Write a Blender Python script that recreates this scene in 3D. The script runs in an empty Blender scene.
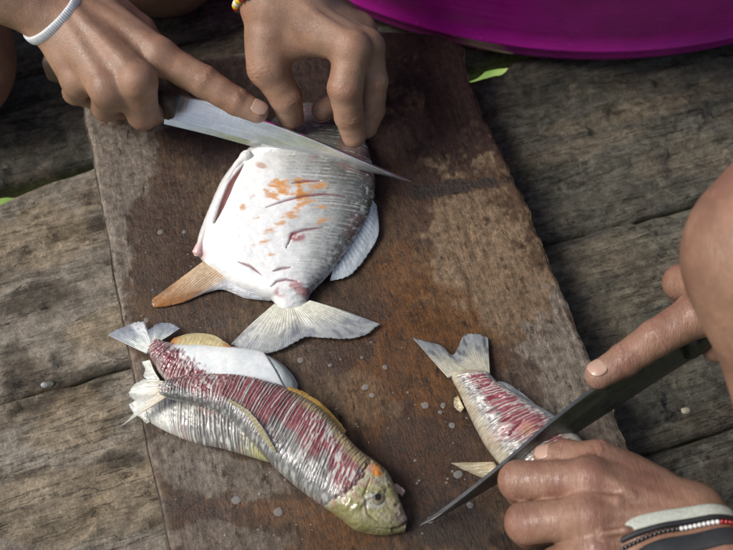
import bpy, math, random
import numpy as np
random.seed(7); rng = np.random.default_rng(7)
# ------------------------------------------------------------------ camera, world, sun, exposure
# lengths in this script are centimetres; meshes are written in metres
TILT = math.radians(30.0); HFOV = math.radians(40.0); DIST = 65.0; BT = 4.0      # BT: height of the board's top face
SC = bpy.context.scene
CAM = np.array([0.0, -DIST*math.sin(TILT), BT + DIST*math.cos(TILT)])
FW = np.array([0.0, math.sin(TILT), -math.cos(TILT)]); UP = np.array([0.0, math.cos(TILT), math.sin(TILT)])
FPX = 366.5/math.tan(HFOV/2)
cd = bpy.data.cameras.new('camera'); co = bpy.data.objects.new('camera', cd); SC.collection.objects.link(co)
co.location = CAM*0.01; co.rotation_euler = (TILT, 0, 0)
cd.sensor_width = 36; cd.lens = 18/math.tan(HFOV/2); cd.clip_start = 0.02; cd.clip_end = 200
cd.dof.use_dof = True; cd.dof.focus_distance = 0.625; cd.dof.aperture_fstop = 9.0
SC.camera = co
w = bpy.data.worlds.new('World'); SC.world = w; w.use_nodes = True
SUN_EL, SUN_AZ = math.radians(48), math.radians(262)   # azimuth clockwise from +y: the light comes from the left
nt = w.node_tree; bg = nt.nodes['Background']
sky = nt.nodes.new('ShaderNodeTexSky'); sky.sky_type = 'NISHITA'; sky.sun_disc = False
sky.sun_elevation = SUN_EL; sky.sun_rotation = SUN_AZ; sky.dust_density = 4.0; sky.ozone_density = 1.0
nt.links.new(sky.outputs[0], bg.inputs[0]); bg.inputs[1].default_value = 0.05
sd = bpy.data.lights.new('sun', 'SUN'); sd.energy = 1.5; sd.angle = math.radians(28); sd.color = (1.0, 0.965, 0.91)
so = bpy.data.objects.new('sun', sd); SC.collection.objects.link(so); so.location = (-2, 0, 3)
from mathutils import Vector
sdir = Vector((math.sin(SUN_AZ)*math.cos(SUN_EL), math.cos(SUN_AZ)*math.cos(SUN_EL), math.sin(SUN_EL)))
so.rotation_euler = sdir.to_track_quat('Z', 'Y').to_euler()
SC.view_settings.view_transform = 'Standard'; SC.view_settings.look = 'None'
SC.view_settings.exposure = 1.05; SC.view_settings.gamma = 1.0; SC.view_settings.use_curve_mapping = False
SC.cycles.use_denoising = True; SC.cycles.max_bounces = 6

# ------------------------------------------------------------------ helpers
def W(px, py, z):
    """point at height z (cm) seen at photograph pixel (px, py)"""
    d = FW + np.array([(px-366.5)/FPX, 0, 0]) - UP*((py-275)/FPX)
    return CAM + d*((z-CAM[2])/d[2])
def WZ(P): return np.array([W(*p) for p in P])
def PX(V):
    q = np.asarray(V, float) - CAM; dep = q@FW
    return 366.5 + FPX*q[:, 0]/dep, 275 - FPX*(q@UP)/dep
def unit(v): v = np.asarray(v, float); return v/np.linalg.norm(v)
def sstep(a, b, x): t = np.clip((x-a)/(b-a), 0, 1); return t*t*(3-2*t)
def hsh(i, j, k, s):
    h = (i.astype(np.int64)*374761393 + j.astype(np.int64)*668265263 + k.astype(np.int64)*2147483647 + s*144665) & 0xffffffff
    h = ((h ^ (h >> 13))*1274126177) & 0xffffffff
    h = ((h ^ (h >> 15))*2246822519) & 0xffffffff
    return ((h ^ (h >> 16)) & 0xffffff)/float(0xffffff)
def noise(x, y, z=0.0, s=0):
    x, y, z = np.broadcast_arrays(np.asarray(x, float), np.asarray(y, float), np.asarray(z, float))
    i, j, k = np.floor(x), np.floor(y), np.floor(z)
    fx, fy, fz = x-i, y-j, z-k
    fx, fy, fz = [f*f*f*(f*(f*6-15)+10) for f in (fx, fy, fz)]
    r = 0
    for a in (0, 1):
        for b in (0, 1):
            for c in (0, 1):
                r = r + hsh(i+a, j+b, k+c, s)*(fx if a else 1-fx)*(fy if b else 1-fy)*(fz if c else 1-fz)
    return r
def fbm(x, y, z=0.0, s=0, o=4, g=.5):
    t = 0; a = 1; n = 0
    for q in range(o):
        f = 2.03**q; t = t + a*noise(x*f+q*7.1, y*f+q*3.3, z*f, s+q); n += a; a *= g
    return t/n
def mix(a, b, t):
    t = np.asarray(t)[..., None]; return np.asarray(a)*(1-t) + np.asarray(b)*t
def crom(P, n):
    """Catmull-Rom through the rows of P, n samples"""
    P = np.asarray(P, float); m = len(P)
    if m == 2: return P[0] + (P[1]-P[0])*np.linspace(0, 1, n)[:, None]
    Q = np.vstack([2*P[0]-P[1], P, 2*P[-1]-P[-2]])
    t = np.linspace(0, m-1, n); i = np.minimum(t.astype(int), m-2); f = (t-i)[:, None]
    a, b, c, d = Q[i], Q[i+1], Q[i+2], Q[i+3]
    return b + .5*f*(c-a + f*(2*a-5*b+4*c-d + f*(3*(b-c)+d-a)))
def resamp(P, n):
    P = np.asarray(P, float); L = np.r_[0, np.cumsum(np.linalg.norm(np.diff(P, axis=0), axis=1))]
    t = np.linspace(0, L[-1], n)
    return np.stack([np.interp(t, L, P[:, k]) for k in range(P.shape[1])], 1)

def link(o, parent=None):
    SC.collection.objects.link(o)
    if parent is not None: o.parent = parent
    return o
def mesh_obj(name, V, F, mat, parent=None, col=None, extra=None, smooth=True):
    V = np.asarray(V, float)*0.01
    me = bpy.data.meshes.new(name)
    F = list(F) if not isinstance(F, np.ndarray) else F
    if isinstance(F, np.ndarray):
        nf, k = F.shape
        me.vertices.add(len(V)); me.vertices.foreach_set('co', V.ravel())
        me.loops.add(nf*k); me.loops.foreach_set('vertex_index', F.ravel().astype(np.int32))
        me.polygons.add(nf); me.polygons.foreach_set('loop_start', np.arange(0, nf*k, k, dtype=np.int32))
        me.update(calc_edges=True); me.validate()
    else:
        me.from_pydata(V.tolist(), [], F); me.update()
    if smooth: me.polygons.foreach_set('use_smooth', np.ones(len(me.polygons), bool))
    if col is not None:
        c = np.asarray(col, float)
        if c.shape[1] == 3: c = np.c_[c, np.ones(len(c))]
        a = me.color_attributes.new('Col', 'FLOAT_COLOR', 'POINT'); a.data.foreach_set('color', c.ravel())
    for k, v in (extra or {}).items():
        a = me.attributes.new(k, 'FLOAT_VECTOR', 'POINT'); a.data.foreach_set('vector', np.asarray(v, float).ravel())
    if mat: me.materials.append(mat)
    return link(bpy.data.objects.new(name, me), parent)
def tag(o, label=None, cat=None, group=None, kind=None):
    for k, v in (('label', label), ('category', cat), ('group', group), ('kind', kind)):
        if v: o[k] = v
    return o
def empty(name, loc_cm, label=None, cat=None, group=None, kind=None):
    # parts keep world coordinates: the Empty sits at the thing's base and the parts carry the inverse offset
    o = bpy.data.objects.new(name, None); link(o); o.empty_display_size = .02
    o.location = np.asarray(loc_cm)*0.01
    return tag(o, label, cat, group, kind)
def adopt(o, parent):
    o.parent = parent
    o.matrix_parent_inverse = mtx_world(parent).inverted()
    return o
def mtx_world(o):
    from mathutils import Matrix
    m = Matrix.Translation(o.location)
    return mtx_world(o.parent) @ m if (o.parent and o.parent.type == 'EMPTY') else m
def grid_faces(nu, nv, wrap_v=False):
    i, j = np.meshgrid(np.arange(nu-1), np.arange(nv if wrap_v else nv-1), indexing='ij')
    i, j = i.ravel(), j.ravel(); j2 = (j+1) % nv
    return np.stack([i*nv+j, (i+1)*nv+j, (i+1)*nv+j2, i*nv+j2], 1)
def tube(P, r, n=12, closed=False, flat=None):
    """tube along points P; returns verts, faces"""
    P = np.asarray(P, float); m = len(P); r = np.broadcast_to(r, (m,))
    T = np.gradient(P, axis=0) if not closed else np.roll(P, -1, 0)-np.roll(P, 1, 0)
    T /= np.linalg.norm(T, axis=1)[:, None]
    up = np.array([0, 0, 1.0]); A = np.cross(T, up); A /= np.maximum(np.linalg.norm(A, axis=1), 1e-6)[:, None]; B = np.cross(A, T)
    a = np.linspace(0, 2*math.pi, n, endpoint=False)
    V = P[:, None] + r[:, None, None]*(np.cos(a)[None, :, None]*A[:, None] + np.sin(a)[None, :, None]*B[:, None])
    V = V.reshape(-1, 3); F = grid_faces(m+(1 if closed else 0), n, True) % (m*n)
    F = F.tolist()
    if not closed: F += [list(range(n))[::-1], [(m-1)*n+k for k in range(n)]]
    return V, F
def box_sphere(c, r, nu=10, nv=14, scale=(1, 1, 1)):
    th = np.linspace(0.02, math.pi-0.02, nu); ph = np.linspace(0, 2*math.pi, nv, endpoint=False)
    a, b = np.meshgrid(th, ph, indexing='ij')
    V = np.stack([np.sin(a)*np.cos(b)*scale[0], np.sin(a)*np.sin(b)*scale[1], np.cos(a)*scale[2]], -1).reshape(-1, 3)*r + np.asarray(c)
    F = grid_faces(nu, nv, True)[:, ::-1].tolist() + [list(range(nv)), [(nu-1)*nv+k for k in range(nv)][::-1]]
    return V, F

# ------------------------------------------------------------------ materials
def new_mat(name):
    m = bpy.data.materials.new(name); m.use_nodes = True
    n = m.node_tree.nodes; b = n['Principled BSDF']
    return m, n, m.node_tree.links, b
def nd(n, t, **kw):
    x = n.new('ShaderNode'+t)
    for k, v in kw.items():
        if k.startswith('i_'):
            x.inputs[k[2:].replace('_', ' ')].default_value = v
        else: setattr(x, k, v)
    return x
def math_n(n, l, op, a, b=None, c=None, clamp=False):
    x = n.new('ShaderNodeMath'); x.operation = op; x.use_clamp = clamp
    for i, v in enumerate((a, b, c)):
        if v is None: continue
        if isinstance(v, (int, float)): x.inputs[i].default_value = v
        else: l.new(v, x.inputs[i])
    return x.outputs[0]
def ramp(n, l, src, a, b, c0=0.0, c1=1.0):
    x = n.new('ShaderNodeMapRange'); x.interpolation_type = 'SMOOTHSTEP'
    l.new(src, x.inputs[0]); x.inputs[1].default_value = a; x.inputs[2].default_value = b
    x.inputs[3].default_value = c0; x.inputs[4].default_value = c1
    return x.outputs[0]
def vmul(n, l, src, v):
    x = n.new('ShaderNodeVectorMath'); x.operation = 'MULTIPLY'; l.new(src, x.inputs[0]); x.inputs[1].default_value = v
    return x.outputs[0]
def rot(n, l, src, ang):
    x = n.new('ShaderNodeVectorRotate'); x.rotation_type = 'Z_AXIS'; l.new(src, x.inputs[0]); x.inputs['Angle'].default_value = ang
    return x.outputs[0]
def noise_n(n, l, vec, scale=1.0, detail=4, rough=.55, dist=0.0):
    x = n.new('ShaderNodeTexNoise'); l.new(vec, x.inputs['Vector'])
    x.inputs['Scale'].default_value = scale; x.inputs['Detail'].default_value = detail
    x.inputs['Roughness'].default_value = rough; x.inputs['Distortion'].default_value = dist
    return x.outputs['Fac']
def cmul(n, l, colr, fac):
    x = n.new('ShaderNodeVectorMath'); x.operation = 'SCALE'; l.new(colr, x.inputs[0]); l.new(fac, x.inputs['Scale'])
    return x.outputs[0]
def cmix(n, l, fac, a, b):
    x = n.new('ShaderNodeMix'); x.data_type = 'RGBA'
    if isinstance(fac, float): x.inputs[0].default_value = fac
    else: l.new(fac, x.inputs[0])
    for k, v in ((6, a), (7, b)):
        if isinstance(v, tuple): x.inputs[k].default_value = (*v, 1)
        else: l.new(v, x.inputs[k])
    return x.outputs[2]
def bump(n, l, b, h, dist, strength=1.0, prev=None):
    x = n.new('ShaderNodeBump'); x.inputs['Distance'].default_value = dist; x.inputs['Strength'].default_value = strength
    l.new(h, x.inputs['Height'])
    if prev is not None: l.new(prev, x.inputs['Normal'])
    l.new(x.outputs[0], b.inputs['Normal']); return x.outputs[0]

def mat_plain(name, c, rough=.5, metal=0.0, coat=0.0, var=.15, bumpd=0.0, scale=150):
    m, n, l, b = new_mat(name); tc = nd(n, 'TexCoord'); o = tc.outputs['Object']
    f = noise_n(n, l, o, scale, 5)
    k = ramp(n, l, f, .3, .7, 1-var, 1+var)
    rgb = nd(n, 'RGB'); rgb.outputs[0].default_value = (*c, 1)
    l.new(cmul(n, l, rgb.outputs[0], k), b.inputs['Base Color'])
    b.inputs['Roughness'].default_value = rough; b.inputs['Metallic'].default_value = metal
    b.inputs['Coat Weight'].default_value = coat; b.inputs['Coat Roughness'].default_value = .15
    if bumpd: bump(n, l, b, f, bumpd)
    return m

def mat_deck():
    m, n, l, b = new_mat('weathered_plank_wood')
    g = nd(n, 'Attribute', attribute_name='gr').outputs['Vector']
    col = nd(n, 'Attribute', attribute_name='Col').outputs['Color']
    wet = nd(n, 'Attribute', attribute_name='Col').outputs['Alpha']
    g1 = noise_n(n, l, vmul(n, l, g, (.22, 1.3, 1)), 1.0, 9, .68, .8)
    g2 = noise_n(n, l, vmul(n, l, g, (.5, 9, 1)), 1.0, 5, .6)
    g3 = noise_n(n, l, g, 1.6, 8, .68)
    g4 = noise_n(n, l, g, 6.0, 5, .75)
    ck = noise_n(n, l, vmul(n, l, g, (.05, .9, 1)), 1.0, 5, .6, .6)
    ckd = math_n(n, l, 'ABSOLUTE', math_n(n, l, 'SUBTRACT', ck, .5))
    crack = ramp(n, l, ckd, .002, .012, .5, 1)
    crack = math_n(n, l, 'MAXIMUM', crack, ramp(n, l, g3, .5, .6))
    k = math_n(n, l, 'MULTIPLY', ramp(n, l, g1, .28, .72, .68, 1.34), ramp(n, l, g2, .3, .7, .88, 1.12))
    k = math_n(n, l, 'MULTIPLY', k, ramp(n, l, g3, .3, .7, .66, 1.34))
    k = math_n(n, l, 'MULTIPLY', k, ramp(n, l, g4, .3, .7, .78, 1.22))
    k = math_n(n, l, 'MULTIPLY', k, crack)
    # lichen-green and pale flaked spots
    fl = noise_n(n, l, g, .8, 7, .7, .5)
    c = cmul(n, l, col, k)
    c = cmix(n, l, ramp(n, l, fl, .58, .66, 0, .42), c, (.23, .195, .14))
    c = cmix(n, l, ramp(n, l, fl, .42, .36, 0, .2), c, (.028, .026, .02))
    l.new(c, b.inputs['Base Color'])
    l.new(ramp(n, l, wet, 0, 1, .82, .35), b.inputs['Roughness'])
    b.inputs['Specular IOR Level'].default_value = .2
    h = math_n(n, l, 'ADD', math_n(n, l, 'MULTIPLY', g1, 1.2), math_n(n, l, 'ADD', math_n(n, l, 'MULTIPLY', g3, 1.0), math_n(n, l, 'MULTIPLY', crack, .5)))
    h = math_n(n, l, 'ADD', h, math_n(n, l, 'MULTIPLY', math_n(n, l, 'ADD', g4, g2), .35))
    bump(n, l, b, h, .0028, .8)
    return m

def mat_board():
    m, n, l, b = new_mat('worn_chopping_board_wood')
    g = nd(n, 'Attribute', attribute_name='gr').outputs['Vector']
    at = nd(n, 'Attribute', attribute_name='Col'); col = at.outputs['Color']; wet = at.outputs['Alpha']
    g1 = noise_n(n, l, vmul(n, l, g, (2.6, .22, 1)), 1.0, 8, .62, .3)
    g2 = noise_n(n, l, vmul(n, l, g, (6, 1.8, 1)), 1.0, 5, .65, .3)
    g3 = noise_n(n, l, g, 2.2, 8, .7)
    g4 = noise_n(n, l, g, 14.0, 4, .7)
    sc = None
    for ang, off in ((.5, 1.0), (-.35, 5.0), (1.2, 9.0), (-.95, 3.0), (.15, 7.0)):
        v = vmul(n, l, rot(n, l, g, ang), (9.0, .16, 1))
        a = nd(n, 'VectorMath', operation='ADD'); l.new(v, a.inputs[0]); a.inputs[1].default_value = (off, off, off)
        s_ = ramp(n, l, noise_n(n, l, a.outputs[0], 1.0, 2, .5), .635, .675, 0, 1)
        sc = s_ if sc is None else math_n(n, l, 'MAXIMUM', sc, s_)
    sc = math_n(n, l, 'MULTIPLY', sc, ramp(n, l, noise_n(n, l, g, .25, 3), .40, .62))
    k = math_n(n, l, 'MULTIPLY', ramp(n, l, g1, .28, .72, .74, 1.26), ramp(n, l, g2, .3, .7, .84, 1.16))
    k = math_n(n, l, 'MULTIPLY', k, ramp(n, l, g3, .3, .7, .62, 1.38))
    k = math_n(n, l, 'MULTIPLY', k, ramp(n, l, g4, .3, .7, .75, 1.25))
    c = cmul(n, l, col, k)
    dry = math_n(n, l, 'SUBTRACT', 1.0, wet, clamp=True)
    cs_ = nd(n, 'VectorMath', operation='SCALE'); l.new(c, cs_.inputs[0]); cs_.inputs['Scale'].default_value = 1.9
    c = cmix(n, l, math_n(n, l, 'MULTIPLY', sc, math_n(n, l, 'MULTIPLY', dry, .55)), c, cs_.outputs[0])
    speck = ramp(n, l, noise_n(n, l, g, 5.0, 6, .75), .66, .72, 0, .5)
    c = cmix(n, l, math_n(n, l, 'MULTIPLY', speck, dry), c, (.26, .21, .16))
    dk = ramp(n, l, noise_n(n, l, vmul(n, l, g, (1.5, .7, 1)), 1.0, 7, .75), .46, .36, 0, .75)
    c = cmix(n, l, dk, c, (.018, .010, .006))
    l.new(c, b.inputs['Base Color'])
    rr = math_n(n, l, 'ADD', ramp(n, l, wet, 0, 1, .62, .15), ramp(n, l, g3, .3, .7, -.06, .16))
    l.new(rr, b.inputs['Roughness']); l.new(ramp(n, l, wet, .1, .7, .12, .5), b.inputs['Specular IOR Level'])
    h = math_n(n, l, 'SUBTRACT', math_n(n, l, 'ADD', g2, math_n(n, l, 'ADD', g3, math_n(n, l, 'MULTIPLY', g4, .4))), math_n(n, l, 'MULTIPLY', sc, .5))
    bump(n, l, b, h, .0011, .75)
    return m

def mat_fish(name='fish_flesh', sss=.12, coat=.8):
    m, n, l, b = new_mat(name)
    at = nd(n, 'Attribute', attribute_name='Col'); tc = nd(n, 'TexCoord').outputs['Object']
    f = noise_n(n, l, tc, 900, 4, .6); f2 = noise_n(n, l, tc, 260, 4, .6)
    k = math_n(n, l, 'MULTIPLY', ramp(n, l, f, .3, .7, .95, 1.04), ramp(n, l, f2, .3, .7, .94, 1.05))
    l.new(cmul(n, l, at.outputs['Color'], k), b.inputs['Base Color'])
    l.new(at.outputs['Alpha'], b.inputs['Roughness'])
    b.inputs['Coat Weight'].default_value = coat; b.inputs['Coat Roughness'].default_value = .08
    b.inputs['Subsurface Weight'].default_value = sss; b.inputs['Subsurface Scale'].default_value = .003
    b.inputs['Subsurface Radius'].default_value = (1, .5, .35)
    bump(n, l, b, math_n(n, l, 'ADD', f2, math_n(n, l, 'MULTIPLY', f, .3)), .0003, .6)
    return m
def mat_fin():
    m, n, l, b = new_mat('fish_fin_membrane')
    at = nd(n, 'Attribute', attribute_name='Col'); tc = nd(n, 'TexCoord').outputs['Object']
    f = noise_n(n, l, tc, 500, 4, .6)
    l.new(cmul(n, l, at.outputs['Color'], ramp(n, l, f, .3, .7, .85, 1.12)), b.inputs['Base Color'])
    l.new(at.outputs['Alpha'], b.inputs['Alpha'])
    b.inputs['Roughness'].default_value = .32; b.inputs['Coat Weight'].default_value = .4; b.inputs['Coat Roughness'].default_value = .2
    b.inputs['Subsurface Weight'].default_value = .15; b.inputs['Subsurface Scale'].default_value = .002
    bump(n, l, b, f, .0004, .6)
    return m
def mat_skin(name, base, knuckle, palm, rough=.46, lines=(500, 90, 90), amt=.5):
    m, n, l, b = new_mat(name)
    at = nd(n, 'Attribute', attribute_name='Col'); tc = nd(n, 'TexCoord').outputs['Object']
    sep = nd(n, 'SeparateColor'); l.new(at.outputs['Color'], sep.inputs[0])
    f1 = noise_n(n, l, tc, 45, 5, .6); f2 = noise_n(n, l, tc, 420, 4, .65)
    vo = nd(n, 'TexVoronoi', feature='DISTANCE_TO_EDGE'); vo.inputs['Scale'].default_value = 620; vo.inputs['Randomness'].default_value = .9
    wv = nd(n, 'VectorMath', operation='ADD'); l.new(tc, wv.inputs[0])
    l.new(vmul(n, l, nd_noise_col(n, l, tc, 120), (.004, .004, .004)), wv.inputs[1]); l.new(wv.outputs[0], vo.inputs['Vector'])
    cell = ramp(n, l, vo.outputs['Distance'], 0, .12)
    c = cmix(n, l, sep.outputs[0], base, knuckle)
    c = cmix(n, l, sep.outputs[1], c, palm)
    k = math_n(n, l, 'MULTIPLY', ramp(n, l, f1, .3, .7, .88, 1.12), ramp(n, l, f2, .3, .7, .96, 1.04))
    k = math_n(n, l, 'MULTIPLY', k, ramp(n, l, cell, 0, 1, .97, 1.0))
    f5 = noise_n(n, l, tc, 90, 6, .7); k = math_n(n, l, 'MULTIPLY', k, ramp(n, l, f5, .35, .65, .95, 1.05))
    l.new(cmul(n, l, c, k), b.inputs['Base Color'])
    l.new(ramp(n, l, f1, .3, .7, rough-.07, rough+.09), b.inputs['Roughness'])
    b.inputs['Subsurface Weight'].default_value = .18; b.inputs['Subsurface Scale'].default_value = .004
    b.inputs['Subsurface Radius'].default_value = (1, .4, .22); b.inputs['Specular IOR Level'].default_value = .5
    f3 = noise_n(n, l, vmul(n, l, tc, lines), 1.0, 4, .6, .5); cr = ramp(n, l, math_n(n, l, 'ABSOLUTE', math_n(n, l, 'SUBTRACT', f3, .5)), 0, .07)
    h = math_n(n, l, 'ADD', math_n(n, l, 'MULTIPLY', cell, .22), math_n(n, l, 'MULTIPLY', f2, .4)); h = math_n(n, l, 'ADD', h, math_n(n, l, 'MULTIPLY', cr, amt))
    bump(n, l, b, h, .0004, .65)
    return m
def nd_noise_col(n, l, vec, scale):
    x = n.new('ShaderNodeTexNoise'); l.new(vec, x.inputs['Vector']); x.inputs['Scale'].default_value = scale; x.inputs['Detail'].default_value = 3
    return x.outputs['Color']
def mat_steel(name, c, rough, dirs, streak=.5):
    m, n, l, b = new_mat(name)
    g = nd(n, 'Attribute', attribute_name='gr').outputs['Vector']
    s1 = noise_n(n, l, vmul(n, l, g, (.35, 5.0, 1)), 1.0, 6, .7); s2 = noise_n(n, l, g, 1.3, 6, .7)
    k = math_n(n, l, 'MULTIPLY', ramp(n, l, s1, .3, .7, 1-streak, 1+streak*.4), ramp(n, l, s2, .3, .7, .9, 1.04))
    rgb = nd(n, 'RGB'); rgb.outputs[0].default_value = (*c, 1)
    l.new(cmul(n, l, rgb.outputs[0], k), b.inputs['Base Color'])
    b.inputs['Metallic'].default_value = .9
    l.new(math_n(n, l, 'ADD', ramp(n, l, s2, .3, .7, rough-.05, rough+.08), 0.0), b.inputs['Roughness'])
    bump(n, l, b, s1, .0002, .5)
    return m

M_DECK, M_BOARD, M_FISH, M_FIN = mat_deck(), mat_board(), mat_fish(), mat_fin()
M_SKIN1 = mat_skin('brown_skin_younger', (.30, .175, .115), (.24, .115, .07), (.42, .25, .18), .46, (260, 260, 260), .12)
M_SKIN2 = mat_skin('brown_skin_older', (.262, .148, .102), (.200, .085, .060), (.40, .24, .18), .36, (420, 60, 60), .55)
M_NAIL = mat_plain('fingernail', (.43, .28, .215), .28, coat=.3, var=.06)
M_BLADE1 = mat_steel('bright_knife_steel', (.74, .75, .73), .15, None, .16)
M_BLADE2 = mat_steel('dark_knife_steel', (.20, .195, .19), .30, None, .25)

# ------------------------------------------------------------------ ground far below, deck planks
def build_ground():
    m, n, l, b = new_mat('sunlit_grass'); tc = nd(n, 'TexCoord').outputs['Object']
    f = noise_n(n, l, tc, 14, 8, .7)
    l.new(cmix(n, l, ramp(n, l, f, .35, .65), (.16, .30, .05), (.42, .55, .16)), b.inputs['Base Color']); b.inputs['Roughness'].default_value = .9
    bump(n, l, b, f, .02)
    s = 6000
    o = mesh_obj('ground', [(-s, -s, -130), (s, -s, -130), (s, s, -130), (-s, s, -130)], [[0, 1, 2, 3]], m)
    tag(o, kind='structure')
build_ground()

# plank frame: direction of the seams on the deck
s0, s1 = W(0, 183, 0), W(470, 64, 0)
DX = unit(s1-s0); DY = np.array([-DX[1], DX[0], 0.0])
def seam_y(px, py): return float(W(px, py, 0)@DY)
Y1 = seam_y(0, 182); Y2 = seam_y(0, 396); Y3 = .5*(seam_y(634, 454)+seam_y(733, 424))
PW = Y1-Y2
GX0, GX1 = float(W(466, 66, 0)@DX), float(W(500, 60, 0)@DX)
edges = [Y3-2*PW, Y3-PW, Y3, Y2, Y1, Y1+PW*.60, Y1+PW*1.6, Y1+PW*2.5, Y1+PW*3.5]
def deck_stains(px, py):
    """pigment and damp of the deck by place (centre x, y, radii, angle): damp patches, pale scoured wood"""
    S = [(70, 385, 46, 17, -.2, 'damp'), (20, 375, 24, 30, 0, 'damp'), (40, 405, 70, 12, -.25, 'damp'), (95, 225, 50, 9, -.2, 'damp'), (35, 298, 36, 14, -.2, 'damp'),
         (120, 460, 30, 12, 0, 'damp'), (75, 420, 45, 35, 0, 'pale'), (40, 240, 60, 30, -.2, 'pale'), (110, 330, 50, 20, -.2, 'pale'), (80, 500, 90, 40, -.2, 'pale'),
         (600, 260, 60, 22, -.25, 'pale'), (570, 150, 70, 8, -.25, 'pale'), (640, 110, 90, 10, -.25, 'pale')]
    return S
def ell(px, py, cx, cy, rx, ry, a):
    ca, sa = math.cos(a), math.sin(a); dx, dy = px-cx, py-cy
    return np.sqrt(((dx*ca+dy*sa)/rx)**2 + ((-dx*sa+dy*ca)/ry)**2)
def build_deck():
    deck = empty('deck', (0, 0, 0), kind='structure')
    X0, X1 = -66.0, 66.0
    nx = 300
    for i in range(len(edges)-1):
        y0, y1 = edges[i], edges[i+1]
        near = -34 < .5*(y0+y1) < 45
        NX = 420 if near else 130; NY = max(10, int((y1-y0)/(.32 if near else 1.2)))
        # across profile: side bottom, side, rounded edge, top ..., edge, side
        xs = np.linspace(X0, X1, NX)
        t = np.linspace(0, 1, NY)
        lo = y0 + ((.05 if i == 4 else -.06) + .24*fbm(xs*.11, i*3.1, 0, 11, 4) - .1 + .10*noise(xs*.8, i, 0, 5))
        hi = y1 - ((.05 if i == 3 else -.06) + .24*fbm(xs*.11, i*3.1+20, 0, 12, 4) - .1 + .10*noise(xs*.8, i+9, 0, 6))
        if i == 3: hi -= .75*sstep(-19, -23, xs) + .3*sstep(-14, -18, xs) + 1.02*sstep(GX0-1.0, GX0, xs)*sstep(GX1+1.5, GX1, xs)
        if i == 4: lo += .25 + .35*fbm(xs*.25, 3, 0, 33, 3)
        Xg, Tg = np.meshgrid(xs, t, indexing='ij')
        Yg = lo[:, None] + (hi-lo)[:, None]*Tg
        ed = np.minimum(Yg-lo[:, None], hi[:, None]-Yg)
        zz = -.55*np.exp(-ed/.22) - .35*np.exp(-ed/.9)*fbm(Xg*.3, Yg*.3, i, 17, 3)
        zz += .65*(fbm(Xg*.09, Yg*.5, i*5.0, 21, 5, .55)-.5) + .38*(fbm(Xg*.55, Yg*.9, i*2.0, 23, 4)-.5)
        # eroded pits and flakes
        pit = fbm(Xg*.22, Yg*.75, i*3.0, 29, 4); zz -= .5*sstep(.54, .62, pit)
        zz += (noise(Xg*.05, i*1.7, 0, 31)-.5)*.25 - .35
        top = np.stack([Xg, Yg, zz], -1)
        lo3 = np.stack([xs, lo, zz[:, 0]-.7], -1); hi3 = np.stack([xs, hi, zz[:, -1]-.7], -1)
        lob = lo3.copy(); lob[:, 2] = zz[:, 0]-1.5; hib = hi3.copy(); hib[:, 2] = zz[:, -1]-1.5
        G = np.concatenate([lob[:, None], lo3[:, None], top, hi3[:, None], hib[:, None]], 1)
        L = G.reshape(-1, 3)
        V = L[:, :1]*DX + L[:, 1:2]*DY + L[:, 2:]*np.array([0, 0, 1.0])
        px, py = PX(V)
        n1 = fbm(L[:, 0]*.09, L[:, 1]*.35, i*2.3, 41, 4); n2 = fbm(L[:, 0]*.25, L[:, 1]*.4, i, 43, 4)
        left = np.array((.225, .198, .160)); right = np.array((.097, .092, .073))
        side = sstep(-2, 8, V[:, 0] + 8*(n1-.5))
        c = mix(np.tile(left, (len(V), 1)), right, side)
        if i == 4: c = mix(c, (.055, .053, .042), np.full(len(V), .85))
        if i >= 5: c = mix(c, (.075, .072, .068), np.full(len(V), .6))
        c *= (.65+.7*n1)[:, None]
        c = mix(c, (.16, .125, .085), .55*sstep(.5, .68, n2)*(1-.4*side))
        wetv = np.zeros(len(V))
        wob = (n2-.5)*1.4
        for (cx, cy, rx, ry, a, kd) in deck_stains(px, py):
            e = ell(px, py, cx, cy, rx, ry, a) + wob
            f = sstep(1.1, .8, e)
            if kd == 'damp': c = mix(c, (.055, .045, .032), .72*f); wetv = np.maximum(wetv, f*.5)
            else: c = mix(c, (.25, .195, .125), .6*f*(1-.55*side))
        # two pale round nail-head stains
        for cx, cy, rx, ry in ((690, 122, 13, 8), (691, 464, 17, 11), (213, 0, 1, 1)):
            e = ell(px, py, cx, cy, rx, ry, -.2) + (n2-.5)*.35
            c = mix(c, (.14, .135, .11), .85*sstep(1.05, .9, e)); c = mix(c, (.02, .018, .014), .8*np.exp(-((e-1.12)/.1)**2))
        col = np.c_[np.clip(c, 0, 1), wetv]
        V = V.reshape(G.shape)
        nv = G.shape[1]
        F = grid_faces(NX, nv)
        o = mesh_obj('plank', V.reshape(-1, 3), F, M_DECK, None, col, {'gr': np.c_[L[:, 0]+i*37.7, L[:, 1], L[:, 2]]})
        o.parent = deck
    return deck
build_deck()

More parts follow.
